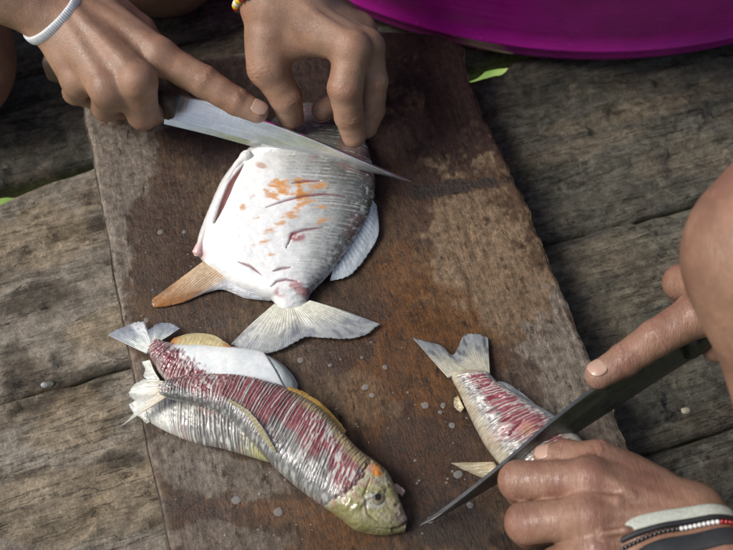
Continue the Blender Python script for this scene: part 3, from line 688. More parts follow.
# --- the whole scored fish with its head
def fish_head():
    e = empty('fish', W(290, 430, BT), 'long scored fish with yellowish green head and eye, lying across two other fish', 'fish', 'fish on the cutting board')
    st = [(160, 386, 160, 395, .6, 2.0), (170, 381, 169, 399, .9, 1.9), (188, 377, 186, 403, 1.1, 1.6), (213, 376, 208, 409, 1.3, 1.4), (244, 378, 231, 421, 1.5, 1.1), (276, 386, 251, 442, 1.8, .7), (304, 399, 273, 466, 2.0, .3), (328, 417, 299, 489, 2.2, .1),
          (348, 440, 324, 507, 2.2, 0), (363, 456, 341, 519, 2.3, 0), (382, 469, 355, 530, 2.2, 0), (392, 482, 371, 534, 1.9, 0), (399, 499, 386, 535, 1.5, 0), (405, 514, 398, 533, 1.0, 0), (408, 522, 405, 532, .6, 0)]
    red = lambda S, V, n1: sstep(.30, .6, n1 + .5*np.exp(-((V+.35)/.45)**2)*sstep(.5, 2.5, S)*sstep(15, 9, S) - .12)
    dsp, clr = red_scored(11, .195, (.19, .030, .038), .9, .060, redside=red, silver=lambda S, V, n1: sstep(.35, .75, V + .5*(n1-.5) + .2*sstep(12, 15, S)))
    def headm(px, py): return (px*.72 + py*.69) - (352*.72 + 488*.69)       # >0 towards the snout
    def disp(S, V, px, py):
        hm = headm(px, py); hm = hm + 5*(noise(px*.3, py*.3, 0, 106)-.5); h = sstep(-3, 3, hm + 8*V*V)
        d = dsp(S, V, px, py)*(1-h)
        d += h*(.10*(fbm(px*.09, py*.09, 0, 101, 3)-.5) + .05*(fbm(px*.35, py*.35, 0, 107, 3)-.5)); d -= h*.07*cutm(px, py, [(370, 478), (364, 496), (368, 514), (380, 524)], 1.6); d -= h*.06*cutm(px, py, [(376, 528), (388, 530), (398, 527)], 1.4); d += h*.06*cutm(px, py, [(386, 484), (394, 500), (400, 512)], 4.5)
        hh = hm+8*V*V; d += .13*sstep(-.5, 1.5, hh)*sstep(26, 8, hh)*sstep(.98, .7, np.abs(V)); d -= .14*np.exp(-((hh+1.8)/1.6)**2)*sstep(.95, .7, np.abs(V)) - .10*np.exp(-((hm-20+6*V)/2.2)**2)*sstep(-.75, -.3, V)*sstep(.9, .4, V)
        d += .09*np.exp(-(((px-377)/10)**2+((py-497)/9)**2))                 # orbit bulge
        d -= .12*np.exp(-(((px-377)/15)**2+((py-497)/13)**2)*1.0)*.4
        d -= .14*np.exp(-(seg(px, py, [(409, 521), (400, 528), (393, 530)])/1.6)**2)   # mouth
        d -= .06*np.exp(-(((px-396)/2)**2+((py-505)/2)**2))
        return d
    def colour(S, V, px, py, G):
        c, n1, n2 = clr(S, V, px, py, G)
        # yellow edge along the back
        yb = sstep(-.55, -.78, V + .25*(n1-.5) - .2*sstep(9, 13, S))*sstep(6, 9.5, S); c = mix(c, mix(np.broadcast_to(np.array((.40, .32, .15)), (*S.shape, 3)), (.24, .20, .12), sstep(.4, .65, n2)), .88*yb); c = mix(c, mix(np.broadcast_to(np.array((.10, .10, .095)), (*S.shape, 3)), (.34, .35, .34), sstep(.5, .7, n2)), .8*sstep(.50, .85, V))
        hm = headm(px, py) + 5*(noise(px*.3, py*.3, 0, 106)-.5); h = sstep(-2, 2, hm + 8*V*V)
        m1 = fbm(px*.06, py*.06, 2, 102, 4); m2 = fbm(px*.2, py*.2, 2, 103, 3)
        hc = mix(np.broadcast_to(np.array((.42, .40, .20)), (*S.shape, 3)), (.30, .28, .10), sstep(.4, .65, m1))
        hc = mix(hc, (.52, .50, .38), .7*sstep(.6, .2, np.hypot((px-384)/26, (py-478)/16)))
        hc = mix(hc, (.52, .44, .34), .55*sstep(.45, .65, m2)); hc = mix(hc, (.24, .23, .13), .5*sstep(.5, .68, fbm(px*.45, py*.45, 3, 104, 3))); hc = mix(hc, (.20, .19, .08), .75*sstep(.45, .9, V)); hc = mix(hc, (.17, .16, .07), .6*sstep(-.6, -.95, V)); hc = mix(hc, (.40, .30, .30), .6*sstep(12, 4, np.hypot(px-402, py-515)))
        hc = mix(hc, (.72, .24, .015), .9*sstep(1.1, .5, ell(px, py, 372, 469, 13, 6, .5) + (m2-.5)))
        hc = mix(hc, (.52, .50, .42), .6*np.exp(-((hm+8*V*V-3)/3)**2)); hc = mix(hc, (.20, .17, .08), .75*np.exp(-((hm-20+6*V)/2.0)**2)*sstep(-.75, -.3, V)*sstep(.9, .4, V))
        hc = mix(hc, (.56, .58, .55), .55*sstep(1.2, .7, ell(px, py, 374, 501, 12, 8, .2))); hc = mix(hc, (.09, .04, .03), .85*np.exp(-(seg(px, py, [(409, 521), (400, 528), (393, 530)])/1.3)**2))
        hc = mix(hc, (.20, .16, .08), .6*cutm(px, py, [(370, 478), (364, 496), (368, 514), (380, 524)], 1.4)); hc = mix(hc, (.36, .16, .14), .5*sstep(.5, .7, m2)*sstep(12, 3, np.abs(hm+8*V*V-6))); hc = mix(hc, (.05, .03, .03), .8*np.exp(-(((px-396)/1.6)**2+((py-505)/1.6)**2)))
        c = mix(c, hc, h); c = mix(c, (.10, .03, .03), .85*np.exp(-((hm+8*V*V+1.6)/1.5)**2)*sstep(.95, .7, np.abs(V)))
        return four(c, .22+.2*n1)
    b, G, N, bx, by = fish_body('body', st, e, colour, disp, 1150, 130, 3.0)
    # eye
    i = np.argmin((bx-377)**2+(by-497)**2); c = G.reshape(-1, 3)[i]; nrm = N.reshape(-1, 3)[i]
    def disc(name, r, lift, mat, parent, dome):
        a = unit(np.cross(nrm, (0, 1, 0))); b2 = np.cross(nrm, a); V = [c + nrm*(lift+dome)]
        for rr, q in ((.35, .9), (.65, .62), (.85, .33), (1, 0), (1.04, -.25)):
            for k in range(28):
                t = 2*math.pi*k/28; V.append(c + nrm*(lift+dome*q) + r*rr*(math.cos(t)*a + math.sin(t)*b2))
        F = [[0, 1+k, 1+(k+1) % 28] for k in range(28)]
        for q in range(4): F += [[1+q*28+k, 1+(q+1)*28+k, 1+(q+1)*28+(k+1) % 28, 1+q*28+(k+1) % 28] for k in range(28)]
        o = mesh_obj(name, np.array(V), F, mat); bmfix(o); return o
    eye = disc('eye', .43, .00, mat_plain('eye_silver', (.25, .23, .15), .2, coat=.8, var=.3, scale=700), e, .10); adopt(eye, e)
    def sub(o):
        o.parent = eye; o.matrix_parent_inverse = (mtx_world(e)).inverted() if False else eye.matrix_world.inverted(); return o
    iris = disc('iris', .27, .06, mat_plain('eye_iris', (.20, .13, .05), .15, coat=1, var=.5, scale=900), e, .05)
    pup = disc('pupil', .185, .095, mat_plain('eye_pupil', (.012, .012, .012), .08, coat=1), e, .03)
    for o in (iris, pup): o.parent = eye
    # fins
    fin('tail_fin', [(172, 383), (168, 390), (167, 397)], [(141, 379), (130, 385), (127, 394), (133, 402), (136, 409), (127, 420), (112, 433)], [2.4, 2.4, 2.3], [2.1, 1.9, 1.7, 1.5, 1.3, 1.0, .7], e, (.58, .52, .40), (.66, .68, .64), 20, (.95, .55), .12, 120, 30, .09, arch=.1, seed=5)
    fin('dorsal_fin', [(284, 391), (306, 403), (326, 419), (342, 437)], [(290, 386), (309, 393), (329, 409), (347, 430)], [2.0, 1.7, 1.5, 1.4], [2.0, 1.6, 1.3, 1.2], e, (.45, .34, .12), (.52, .30, .06), 14, (.95, .85), .15, 80, 14, .08, seed=6)
    fin('anal_fin', [(220, 406), (236, 418), (254, 438), (268, 454)], [(230, 398), (250, 411), (266, 431), (277, 452)], [2.0, 1.9, 1.7, 1.4], [2.9, 2.9, 2.8, 2.3], e, (.36, .33, .24), (.38, .34, .22), 10, (.95, .85), .08, 80, 14, .10, seed=7)
    fin('pectoral_fin', [(392, 487), (397, 492)], [(396, 483), (405, 490), (403, 497)], [.9, .8], [.9, .7, .5], e, (.50, .33, .24), (.58, .40, .34), 8, (.95, .9), .1, 40, 10, .06, seed=8)
fish_head()

# --- the pale scored fish underneath, on the lower side
def fish_under():
    e = empty('fish', W(210, 425, BT), 'pale greenish silver scored fish tucked beneath the belly of the long fish with the head', 'fish', 'fish on the cutting board')
    st = [(140, 398, 146, 420, .6, 0), (158, 392, 163, 430, 1.0, 0), (190, 388, 192, 442, 1.5, 0), (222, 392, 224, 449, 1.7, 0), (248, 402, 248, 456, 1.6, 0), (268, 424, 264, 461, 1.3, 0), (278, 442, 274, 463, .8, 0), (281, 452, 279, 461, .4, 0)]
    dsp, clr = red_scored(23, .205, (.30, .10, .10), .5, .06, redside=lambda S, V, n1: .5*sstep(.5, .75, n1), tint=(.64, .65, .58))
    def colour(S, V, px, py, G):
        c, n1, n2 = clr(S, V, px, py, G)
        c = mix(c, (.52, .50, .20), .85*sstep(236, 268, px + 14*(n1-.5))*sstep(.2, .6, V+.3)); c = mix(c, (.74, .75, .70), .6*sstep(200, 160, px))
        return four(c, .25+.2*n1)
    fish_body('body', st, e, colour, dsp, 600, 84, 2.2)
    fin('tail_fin', [(142, 398), (146, 410), (150, 422)], [(126, 405), (132, 414), (140, 418), (146, 424)], .5, [.3, .3, .3, .3], e, (.6, .6, .52), (.62, .64, .60), 12, (.9, .5), .15, 70, 16, .06, seed=11)
fish_under()

# --- the headless white flanked fish, upper side
def fish_white():
    e = empty('fish', W(220, 370, BT), 'headless fish with smooth white flank and wide bluish tail hanging over the board edge', 'fish', 'fish on the cutting board')
    st = [(159, 341, 148, 352, .6, .2), (166, 343, 153, 362, .9, .2), (182, 345, 165, 380, 1.2, .1), (208, 346, 190, 396, 1.5, 0), (236, 349, 226, 402, 1.6, 0), (262, 353, 262, 402, 1.5, 0), (280, 362, 284, 402, 1.3, 0), (292, 374, 294, 402, .9, 0), (298, 384, 299, 397, .5, 0)]
    dsp, clr = red_scored(37, .20, (.20, .03, .05), 1.4, .10, redside=lambda S, V, n1: sstep(.2, .5, n1), tint=(.62, .52, .50))
    cutl = [(266, 352), (276, 368), (286, 387)]
    def sm(px, py): return sstep(-4, 7, ((px-150)*.75 - (py-338)*1.0) - 6 + 14*(noise(px*.35, py*.35, 0, 109)-.5)) * sstep(158, 185, px)
    def disp(S, V, px, py):
        d = dsp(S, V, px, py)*(1-sm(px, py)) + .08*(fbm(px*.05, py*.05, 3, 105, 3)-.5)
        q = (px-276)*.86 - (py-369)*.5
        return d - .14*sstep(-1.5, 1.5, q) - .12*np.exp(-(seg(px, py, cutl)/1.3)**2)
    def colour(S, V, px, py, G):
        c, n1, n2 = clr(S, V, px, py, G); s = sm(px, py)
        w_ = mix(np.broadcast_to(np.array((.84, .87, .86)), (*S.shape, 3)), (.74, .79, .80), sstep(.4, .7, n1))
        q = (px-276)*.86 - (py-369)*.5
        w_ = mix(w_, (.55, .62, .58), .8*sstep(0, 2, q)); w_ = mix(w_, (.28, .26, .24), .7*np.exp(-(seg(px, py, cutl)/1.1)**2))
        w_ = mix(w_, (.45, .42, .30), .5*sstep(292, 299, px))
        return four(mix(c, w_, s), .25+.2*n1)
    fish_body('body', st, e, colour, disp, 700, 96, 2.4)
    fin('tail_fin', [(147, 354), (152, 348), (160, 342)], [(105, 334), (113, 328), (128, 323), (142, 319), (148, 328), (157, 322), (170, 322), (182, 327)], .6, [.5, .5, .6, .9, .8, .8, .7, .7], e, (.56, .60, .56), (.34, .38, .44), 26, (.95, .62), .10, 140, 30, .09, dark=((.16, .19, .25), .45), seed=13)
    fin('dorsal_fin', [(168, 345), (190, 348), (214, 348), (230, 350)], [(174, 338), (190, 333), (212, 334), (232, 346)], [1.0, 1.1, 1.2, 1.2], [.8, .8, .9, 1.1], e, (.62, .52, .28), (.60, .50, .27), 16, (.97, .9), .06, 90, 18, .10, edge=((.5, .15, .02), .85, .22), seed=14)
    fin('anal_fin', [(150, 360), (154, 370), (160, 380)], [(141, 362), (144, 369), (143, 378), (152, 384)], .5, [.3, .3, .3, .3], e, (.60, .61, .54), (.62, .63, .60), 10, (.9, .6), .15, 60, 14, .06, seed=15)
fish_white()

# --- the fish under the dark knife
def fish_right():
    e = empty('fish', W(510, 420, BT), 'scored fish with speckled grey tail, pinned by a hand under the dark knife', 'fish', 'fish on the cutting board')
    st = [(449, 375, 488, 373, .9, 0), (453, 381, 492, 378, 1.3, 0), (460, 394, 501, 388, 1.8, 0), (466, 408, 516, 397, 2.2, 0), (475, 427, 535, 408, 2.5, 0), (487, 448, 555, 420, 2.7, 0), (503, 468, 574, 436, 2.7, 0), (521, 484, 588, 452, 2.5, 0), (540, 494, 594, 468, 2.0, 0), (552, 496, 593, 478, 1.0, 0)]
    gash = [[(484, 400), (494, 396), (505, 397)], [(486, 412), (500, 409), (515, 404)], [(509, 435), (518, 424), (523, 420)], [(478, 388), (492, 383)], [(500, 421), (512, 417)]]
    red = lambda S, V, n1: sstep(.35, .75, n1 + .30*np.exp(-((V-.1)/.5)**2))
    dsp, clr = red_scored(41, .20, (.23, .04, .06), .7, .075, redside=red, tint=(.66, .62, .58), silver=lambda S, V, n1: .7*sstep(-.3, -.7, V + .4*(n1-.5)))
    def disp(S, V, px, py):
        d = dsp(S, V, px, py)*(1-sstep(.55, .8, V))*sstep(.2, .6, S)
        for g in gash: d -= .16*cutm(px, py, g, 2.2)
        return d
    def colour(S, V, px, py, G):
        c, n1, n2 = clr(S, V, px, py, G)
        sm = mix(np.broadcast_to(np.array((.56, .62, .62)), (*S.shape, 3)), (.42, .47, .47), sstep(.4, .7, n1))
        g, k, f = scored(S, V, .23, 41, .7); sm = sm*(1-.25*g)[..., None]
        c = mix(c, sm, sstep(.42, .75, V + .3*(n1-.5)))
        c = mix(c, (.50, .44, .30), .6*sstep(-.7, -.95, V)); c = mix(c, (.52, .48, .34), .7*sstep(.7, .1, S))
        for gg in gash: c = mix(c, (.20, .018, .04), .8*sstep(.3, .8, cutm(px, py, gg, 1.9)))
        c = mix(c, (.52, .30, .20), .6*sstep(9, 4, np.hypot((px-527)/1.2, py-428)))
        c = mix(c, (.70, .66, .58), .8*sstep(560, 572, px))
        return four(c, .25+.2*n1)
    fish_body('body', st, e, colour, disp, 700, 100, 2.2)
    fin('tail_fin', [(448, 378), (462, 373), (476, 370), (490, 376)], [(411, 336), (424, 340), (440, 344), (452, 354), (458, 346), (463, 334), (475, 332), (488, 336)], .6, [.3, .3, .25, .25, .25, .25, .3, .3], e, (.45, .43, .34), (.27, .29, .30), 30, (.97, .9), .07, 150, 36, .10, dark=((.06, .07, .08), .75), seed=17)
    fin('dorsal_fin', [(502, 389), (516, 397), (534, 408)], [(497, 380), (508, 383), (524, 394), (540, 408)], [.8, 1.0, 1.1], [.6, .6, .7, 1.0], e, (.40, .42, .40), (.46, .50, .50), 14, (.95, .8), .08, 80, 14, .07, seed=18)
    fin('anal_fin', [(458, 396), (464, 408)], [(454, 398), (453, 403), (455, 409), (460, 413)], .5, [.3, .3, .3, .3], e, (.36, .30, .15), (.38, .33, .19), 7, (.9, .6), .12, 60, 14, .06, seed=19)
    fin('pelvic_fin', [(494, 462), (500, 472)], [(449, 463), (462, 470), (485, 480)], [.7, .6], [.2, .15, .15], e, (.40, .33, .20), (.42, .36, .24), 9, (.9, .65), .08, 60, 14, .07, seed=20)
fish_right()

# ------------------------------------------------------------------ implicit surfaces for bodies
def cone(P, a, b, ra, rb):
    ba = (b-a).astype(np.float32); q = P - a.astype(np.float32); t = np.clip(q@ba/max(float(ba@ba), 1e-6), 0, 1)
    q -= t[:, None]*ba; return np.sqrt((q*q).sum(1)) - (ra + (rb-ra)*t)
def smin(a, b, k):
    if a is None: return b
    h = np.clip(.5+.5*(b-a)/k, 0, 1); return b*(1-h) + a*h - k*h*(1-h)
def surface_nets(fn, lo, hi, h):
    lo = np.asarray(lo, float); n = np.ceil((np.asarray(hi)-lo)/h/4).astype(int)*4 + 1
    ax = [lo[k] + h*np.arange(n[k]) for k in range(3)]
    cx = [a[::4] for a in ax]; Gc = np.stack(np.meshgrid(*cx, indexing='ij'), -1).reshape(-1, 3).astype(np.float32)
    C = fn(Gc).reshape([len(a) for a in cx])
    F = np.full(n, 1.0, np.float32)
    # trilinear upsample
    U = C
    for k in range(3):
        m = U.shape[k]; idx = np.arange(n[k]); i0 = np.minimum(idx//4, m-2); f = ((idx - i0*4)/4.0).astype(np.float32)
        sh = [1, 1, 1]; sh[k] = -1; f = f.reshape(sh); U = np.take(U, i0, k)*(1-f) + np.take(U, i0+1, k)*f
    F[...] = U
    msk = np.abs(U) < 5.0*h
    ii = np.argwhere(msk); P = (lo + ii*h).astype(np.float32)
    out = np.empty(len(P), np.float32)
    for a in range(0, len(P), 400000): out[a:a+400000] = fn(P[a:a+400000])
    F[msk] = out
    S = F < 0
    cnt = np.zeros(n-1, np.int8)
    for a in (0, 1):
        for b in (0, 1):
            for c in (0, 1): cnt += S[a:n[0]-1+a, b:n[1]-1+b, c:n[2]-1+c]
    act = (cnt > 0) & (cnt < 8); cells = np.argwhere(act)
    vid = np.full(n-1, -1, np.int64); vid[act] = np.arange(len(cells))
    acc = np.zeros((len(cells), 3)); num = np.zeros(len(cells))
    cor = [(a, b, c) for a in (0, 1) for b in (0, 1) for c in (0, 1)]
    val = {k: F[cells[:, 0]+k[0], cells[:, 1]+k[1], cells[:, 2]+k[2]] for k in cor}
    for p in cor:
        for k in range(3):
            if p[k]: continue
            q = list(p); q[k] = 1; q = tuple(q); fa, fb = val[p], val[q]; x = (fa < 0) != (fb < 0)
            t = np.where(x, fa/np.where(x, fa-fb, 1), 0); pos = np.tile(np.array(p, float), (len(cells), 1)); pos[:, k] += t
            acc[x] += pos[x]; num[x] += 1
    V = lo + h*(cells + acc/num[:, None])
    faces = []
    for k in range(3):
        o1, o2 = (k+1) % 3, (k+2) % 3
        sl0 = [slice(None)]*3; sl1 = [slice(None)]*3; sl0[k] = slice(0, -1); sl1[k] = slice(1, None)
        A, B = S[tuple(sl0)], S[tuple(sl1)]; e = np.argwhere(A != B)
        e = e[(e[:, o1] > 0) & (e[:, o2] > 0) & (e[:, o1] < n[o1]-1) & (e[:, o2] < n[o2]-1)]
        d1 = np.zeros(3, int); d1[o1] = 1; d2 = np.zeros(3, int); d2[o2] = 1
        q = np.stack([vid[tuple((e-d1-d2).T)], vid[tuple((e-d2).T)], vid[tuple(e.T)], vid[tuple((e-d1).T)]], 1)
        fl = A[tuple(e.T)]; q[~fl] = q[~fl][:, ::-1]; faces.append(q)
    Fq = np.vstack(faces); Fq = Fq[(Fq >= 0).all(1)]
    return V, Fq

class Hand:
    """joints in centimetres; fingers: list of (mcp, pip, dip, tip) with radii; dorsal: direction of the back of the hand"""
    def __init__(s, wrist, elbow, side, dorsal, fingers, radii, thumb, tr, scale=1.0, tend=1.0, veins=(), wr=1.9, er=3.4, web=True):
        s.__dict__.update(locals()); s.side = unit(side); s.dorsal = unit(dorsal)
        s.dorsal = unit(s.dorsal - s.side*(s.dorsal@s.side))
    def joints(s):
        J = []
        for f, r in list(zip(s.fingers, s.radii)) + [(s.thumb, s.tr)]:
            for q in (1, 2):
                a, j, b = f[q-1], f[q], f[q+1]; t = unit(unit(j-a)+unit(b-j)); o = unit(j-a)-unit(b-j)
                d = unit(o) if np.linalg.norm(o) > .35 else s.dorsal
                d = unit(d - t*(d@t)); J.append((j, t, d, r[q]))
        return J
    def arm(s, P):
        w, sv, el = s.wrist, s.side, s.elbow; d = None
        for o in (1.0, -1.0): d = smin(d, cone(P, w+sv*o*s.wr*.55, el+sv*o*1.6, s.wr*.86, s.er), 1.0)
        return d - .06
    def sdf(s, P):
        w, sv, dv = s.wrist, s.side, s.dorsal; palm = None
        off = (1.15, .42, -.38, -1.1)
        for f, r, o in zip(s.fingers, s.radii, off):
            palm = smin(palm, cone(P, w+sv*o*1.15, f[0], 1.25, r[0]*1.02), .75)
        cen = np.mean([f[0] for f in s.fingers], axis=0)
        palm = smin(palm, cone(P, w-dv*.5, cen-dv*.8, 1.7, 1.6), .9)
        palm = smin(palm, cone(P, s.thumb[0], s.thumb[1], s.tr[0], s.tr[1]), .9)
        if s.web: palm = smin(palm, cone(P, .55*s.thumb[0]+.45*s.thumb[1], .35*w+.65*s.fingers[0][0]-dv*.5, 1.0, .8), .9)
        el = s.elbow; ax = unit(el-w)
        for o in (1.0, -1.0): palm = smin(palm, cone(P, w+sv*o*s.wr*.55, el+sv*o*1.6, s.wr*.86, s.er), 1.0)
        for f, r in zip(s.fingers, s.radii):
            palm = smin(palm, np.sqrt(((P-(f[0]+dv*.28).astype(np.float32))**2).sum(1)) - r[0]*.86, .35)
            if s.tend: palm = smin(palm, cone(P, w+dv*1.25+(f[0]-cen)*.2, f[0]+dv*(r[0]*.80), .22, .26), .40*1.0+.12/s.tend)
        for vp, vr in s.veins:
            for a, b in zip(vp[:-1], vp[1:]): palm = smin(palm, cone(P, a, b, vr, vr), .30)
        res = palm
        for n_, (f, r) in enumerate(list(zip(s.fingers, s.radii)) + [(s.thumb, s.tr)]):
            d = None
            for q in range(3):
                if n_ == 4 and q == 0: continue
                a, b = f[q], f[q+1]; mid = .5*(a+b)
                ra, rb = r[q], r[q+1]; rm = .5*(ra+rb)*.955
                d = smin(d, cone(P, a, mid, ra, rm), .12); d = smin(d, cone(P, mid, b, rm, rb), .12)
            if n_ == 4: d = smin(d, cone(P, f[0], f[1], r[0], r[1]), .3)
            res = np.minimum(res, smin(palm, d, .42))
        for j, t, d, r in s.joints():
            q = P - j.astype(np.float32); sx = q@t.astype(np.float32); m = np.clip(q@d.astype(np.float32)/r, 0, 1)*np.exp(-(sx/(.42*r))**2)*((q*q).sum(1) < (1.7*r)**2)
            wv = sx/r + .10*np.sin(q[:, 0]*9+q[:, 1]*7)
            res = res + (.042*np.cos(wv*2*math.pi/.21) - .02)*m
        return res
    def attr(s, V):
        k = np.zeros(len(V))
        for j, t, d, r in s.joints():
            q = V-j; sx = q@t; m = np.clip(q@d/r, 0, 1)*np.exp(-(sx/(.55*r))**2)*((q*q).sum(1) < (1.7*r)**2)
            k = np.maximum(k, m*(.55+.4*np.cos((sx/r)*2*math.pi/.21)))
        for f, r in zip(s.fingers, s.radii):
            k = np.maximum(k, .8*np.exp(-((V-f[0]-s.dorsal*r[0])**2).sum(1)/(.8*r[0])**2))
        p = np.zeros(len(V))
        for f, r in list(zip(s.fingers, s.radii)) + [(s.thumb, s.tr)]:
            p = np.maximum(p, .7*np.exp(-((V-f[3])**2).sum(1)/(1.25*r[3])**2))
        k = np.maximum(k*.75, .9*sstep(.52, .75, fbm(V[:, 0]*.5, V[:, 1]*.5, V[:, 2]*.5, 111, 3))*.6)
        return np.c_[np.clip(k, 0, 1), np.clip(p, 0, 1), np.zeros(len(V)), np.ones(len(V))]
    def mesh(s, h=.115):
        pts = np.array([p for f in s.fingers for p in f] + list(s.thumb) + [s.wrist])
        fa = s.wrist + unit(s.elbow-s.wrist)*min(6.0, np.linalg.norm(s.elbow-s.wrist))
        allp = np.vstack([pts, s.elbow]); rad = s.er+1.9
        lo = np.minimum(pts.min(0)-2.6, s.elbow-rad); hi = np.maximum(pts.max(0)+2.6, s.elbow+rad)
        return surface_nets(s.sdf, lo, hi, h)
    def ring(s, c, ax, off, n=72, fn=None):
        a = unit(np.cross(ax, s.dorsal)); b = np.cross(a, ax); out = []
        for t in np.linspace(0, 2*math.pi, n, endpoint=False):
            d = math.cos(t)*a + math.sin(t)*b; lo_, hi_ = .3, 6.0
            X = c + np.linspace(.3, 6, 140)[:, None]*d; f = (fn or s.arm)(X.astype(np.float32)); i = np.argmax(f > 0)
            g = s.sdf(X.astype(np.float32)); i = i if fn else min(np.argmax(g > 0), i+14)
            out.append(c + d*(np.linspace(.3, 6, 140)[i] + off))
        out = np.array(out)
        for _ in range(3): out = .5*out + .25*(np.roll(out, 1, 0)+np.roll(out, -1, 0))
        return out
def limb_mesh(parts, k, lo, hi, h):
    def f(P):
        d = None
        for a, b, ra, rb in parts: d = smin(d, cone(P, np.array(a, float), np.array(b, float), ra, rb), k)
        return d
    V, F = surface_nets(f, lo, hi, h)
    n_ = fbm(V[:, 0]*.3, V[:, 1]*.3, V[:, 2]*.3, 121, 3)
    return V, F, np.c_[.5*sstep(.45, .75, n_), np.zeros(len(V)), np.zeros(len(V)), np.ones(len(V))]
def join(parts):
    Vs, Fs, Cs = [], [], []; n0 = 0
    for V, F, C in parts: Vs.append(V); Fs.append(F+n0); Cs.append(C); n0 += len(V)
    return np.vstack(Vs), np.vstack(Fs), np.vstack(Cs)
def nail(dip, tip, dors, r, parent, length=1.15, half=44, label=None):
    t = unit(tip-dip); n_ = unit(dors - t*(dors@t)); b = np.cross(t, n_); NU, NV = 16, 14
    V = []
    for i in range(NU):
        x = -.50*length + length*i/(NU-1)              # along the finger from the cuticle
        q = i/(NU-1); wd = math.sqrt(max(.04, 1-max(0, (.42-q)/.42)**2*.9)) * math.sqrt(max(.04, 1-max(0, (q-.6)/.4)**2*.88))
        rr = r*math.sqrt(max(.2, 1-.55*max(0, x/r)**2)) + .035 + (.02 if q > .1 else -.05)
        for k in range(NV):
            ph = math.radians(half)*wd*(2*k/(NV-1)-1); V.append(tip + t*(x-.02) + rr*(math.cos(ph)*n_*.97 + math.sin(ph)*b))
    o = mesh_obj('fingernail', np.array(V), grid_faces(NU, NV), M_NAIL); bmfix(o)
    m = o.modifiers.new('solid', 'SOLIDIFY'); m.thickness = .0006; m.offset = 0
    o.parent = parent
    return o

def w3(*p): return W(*p)
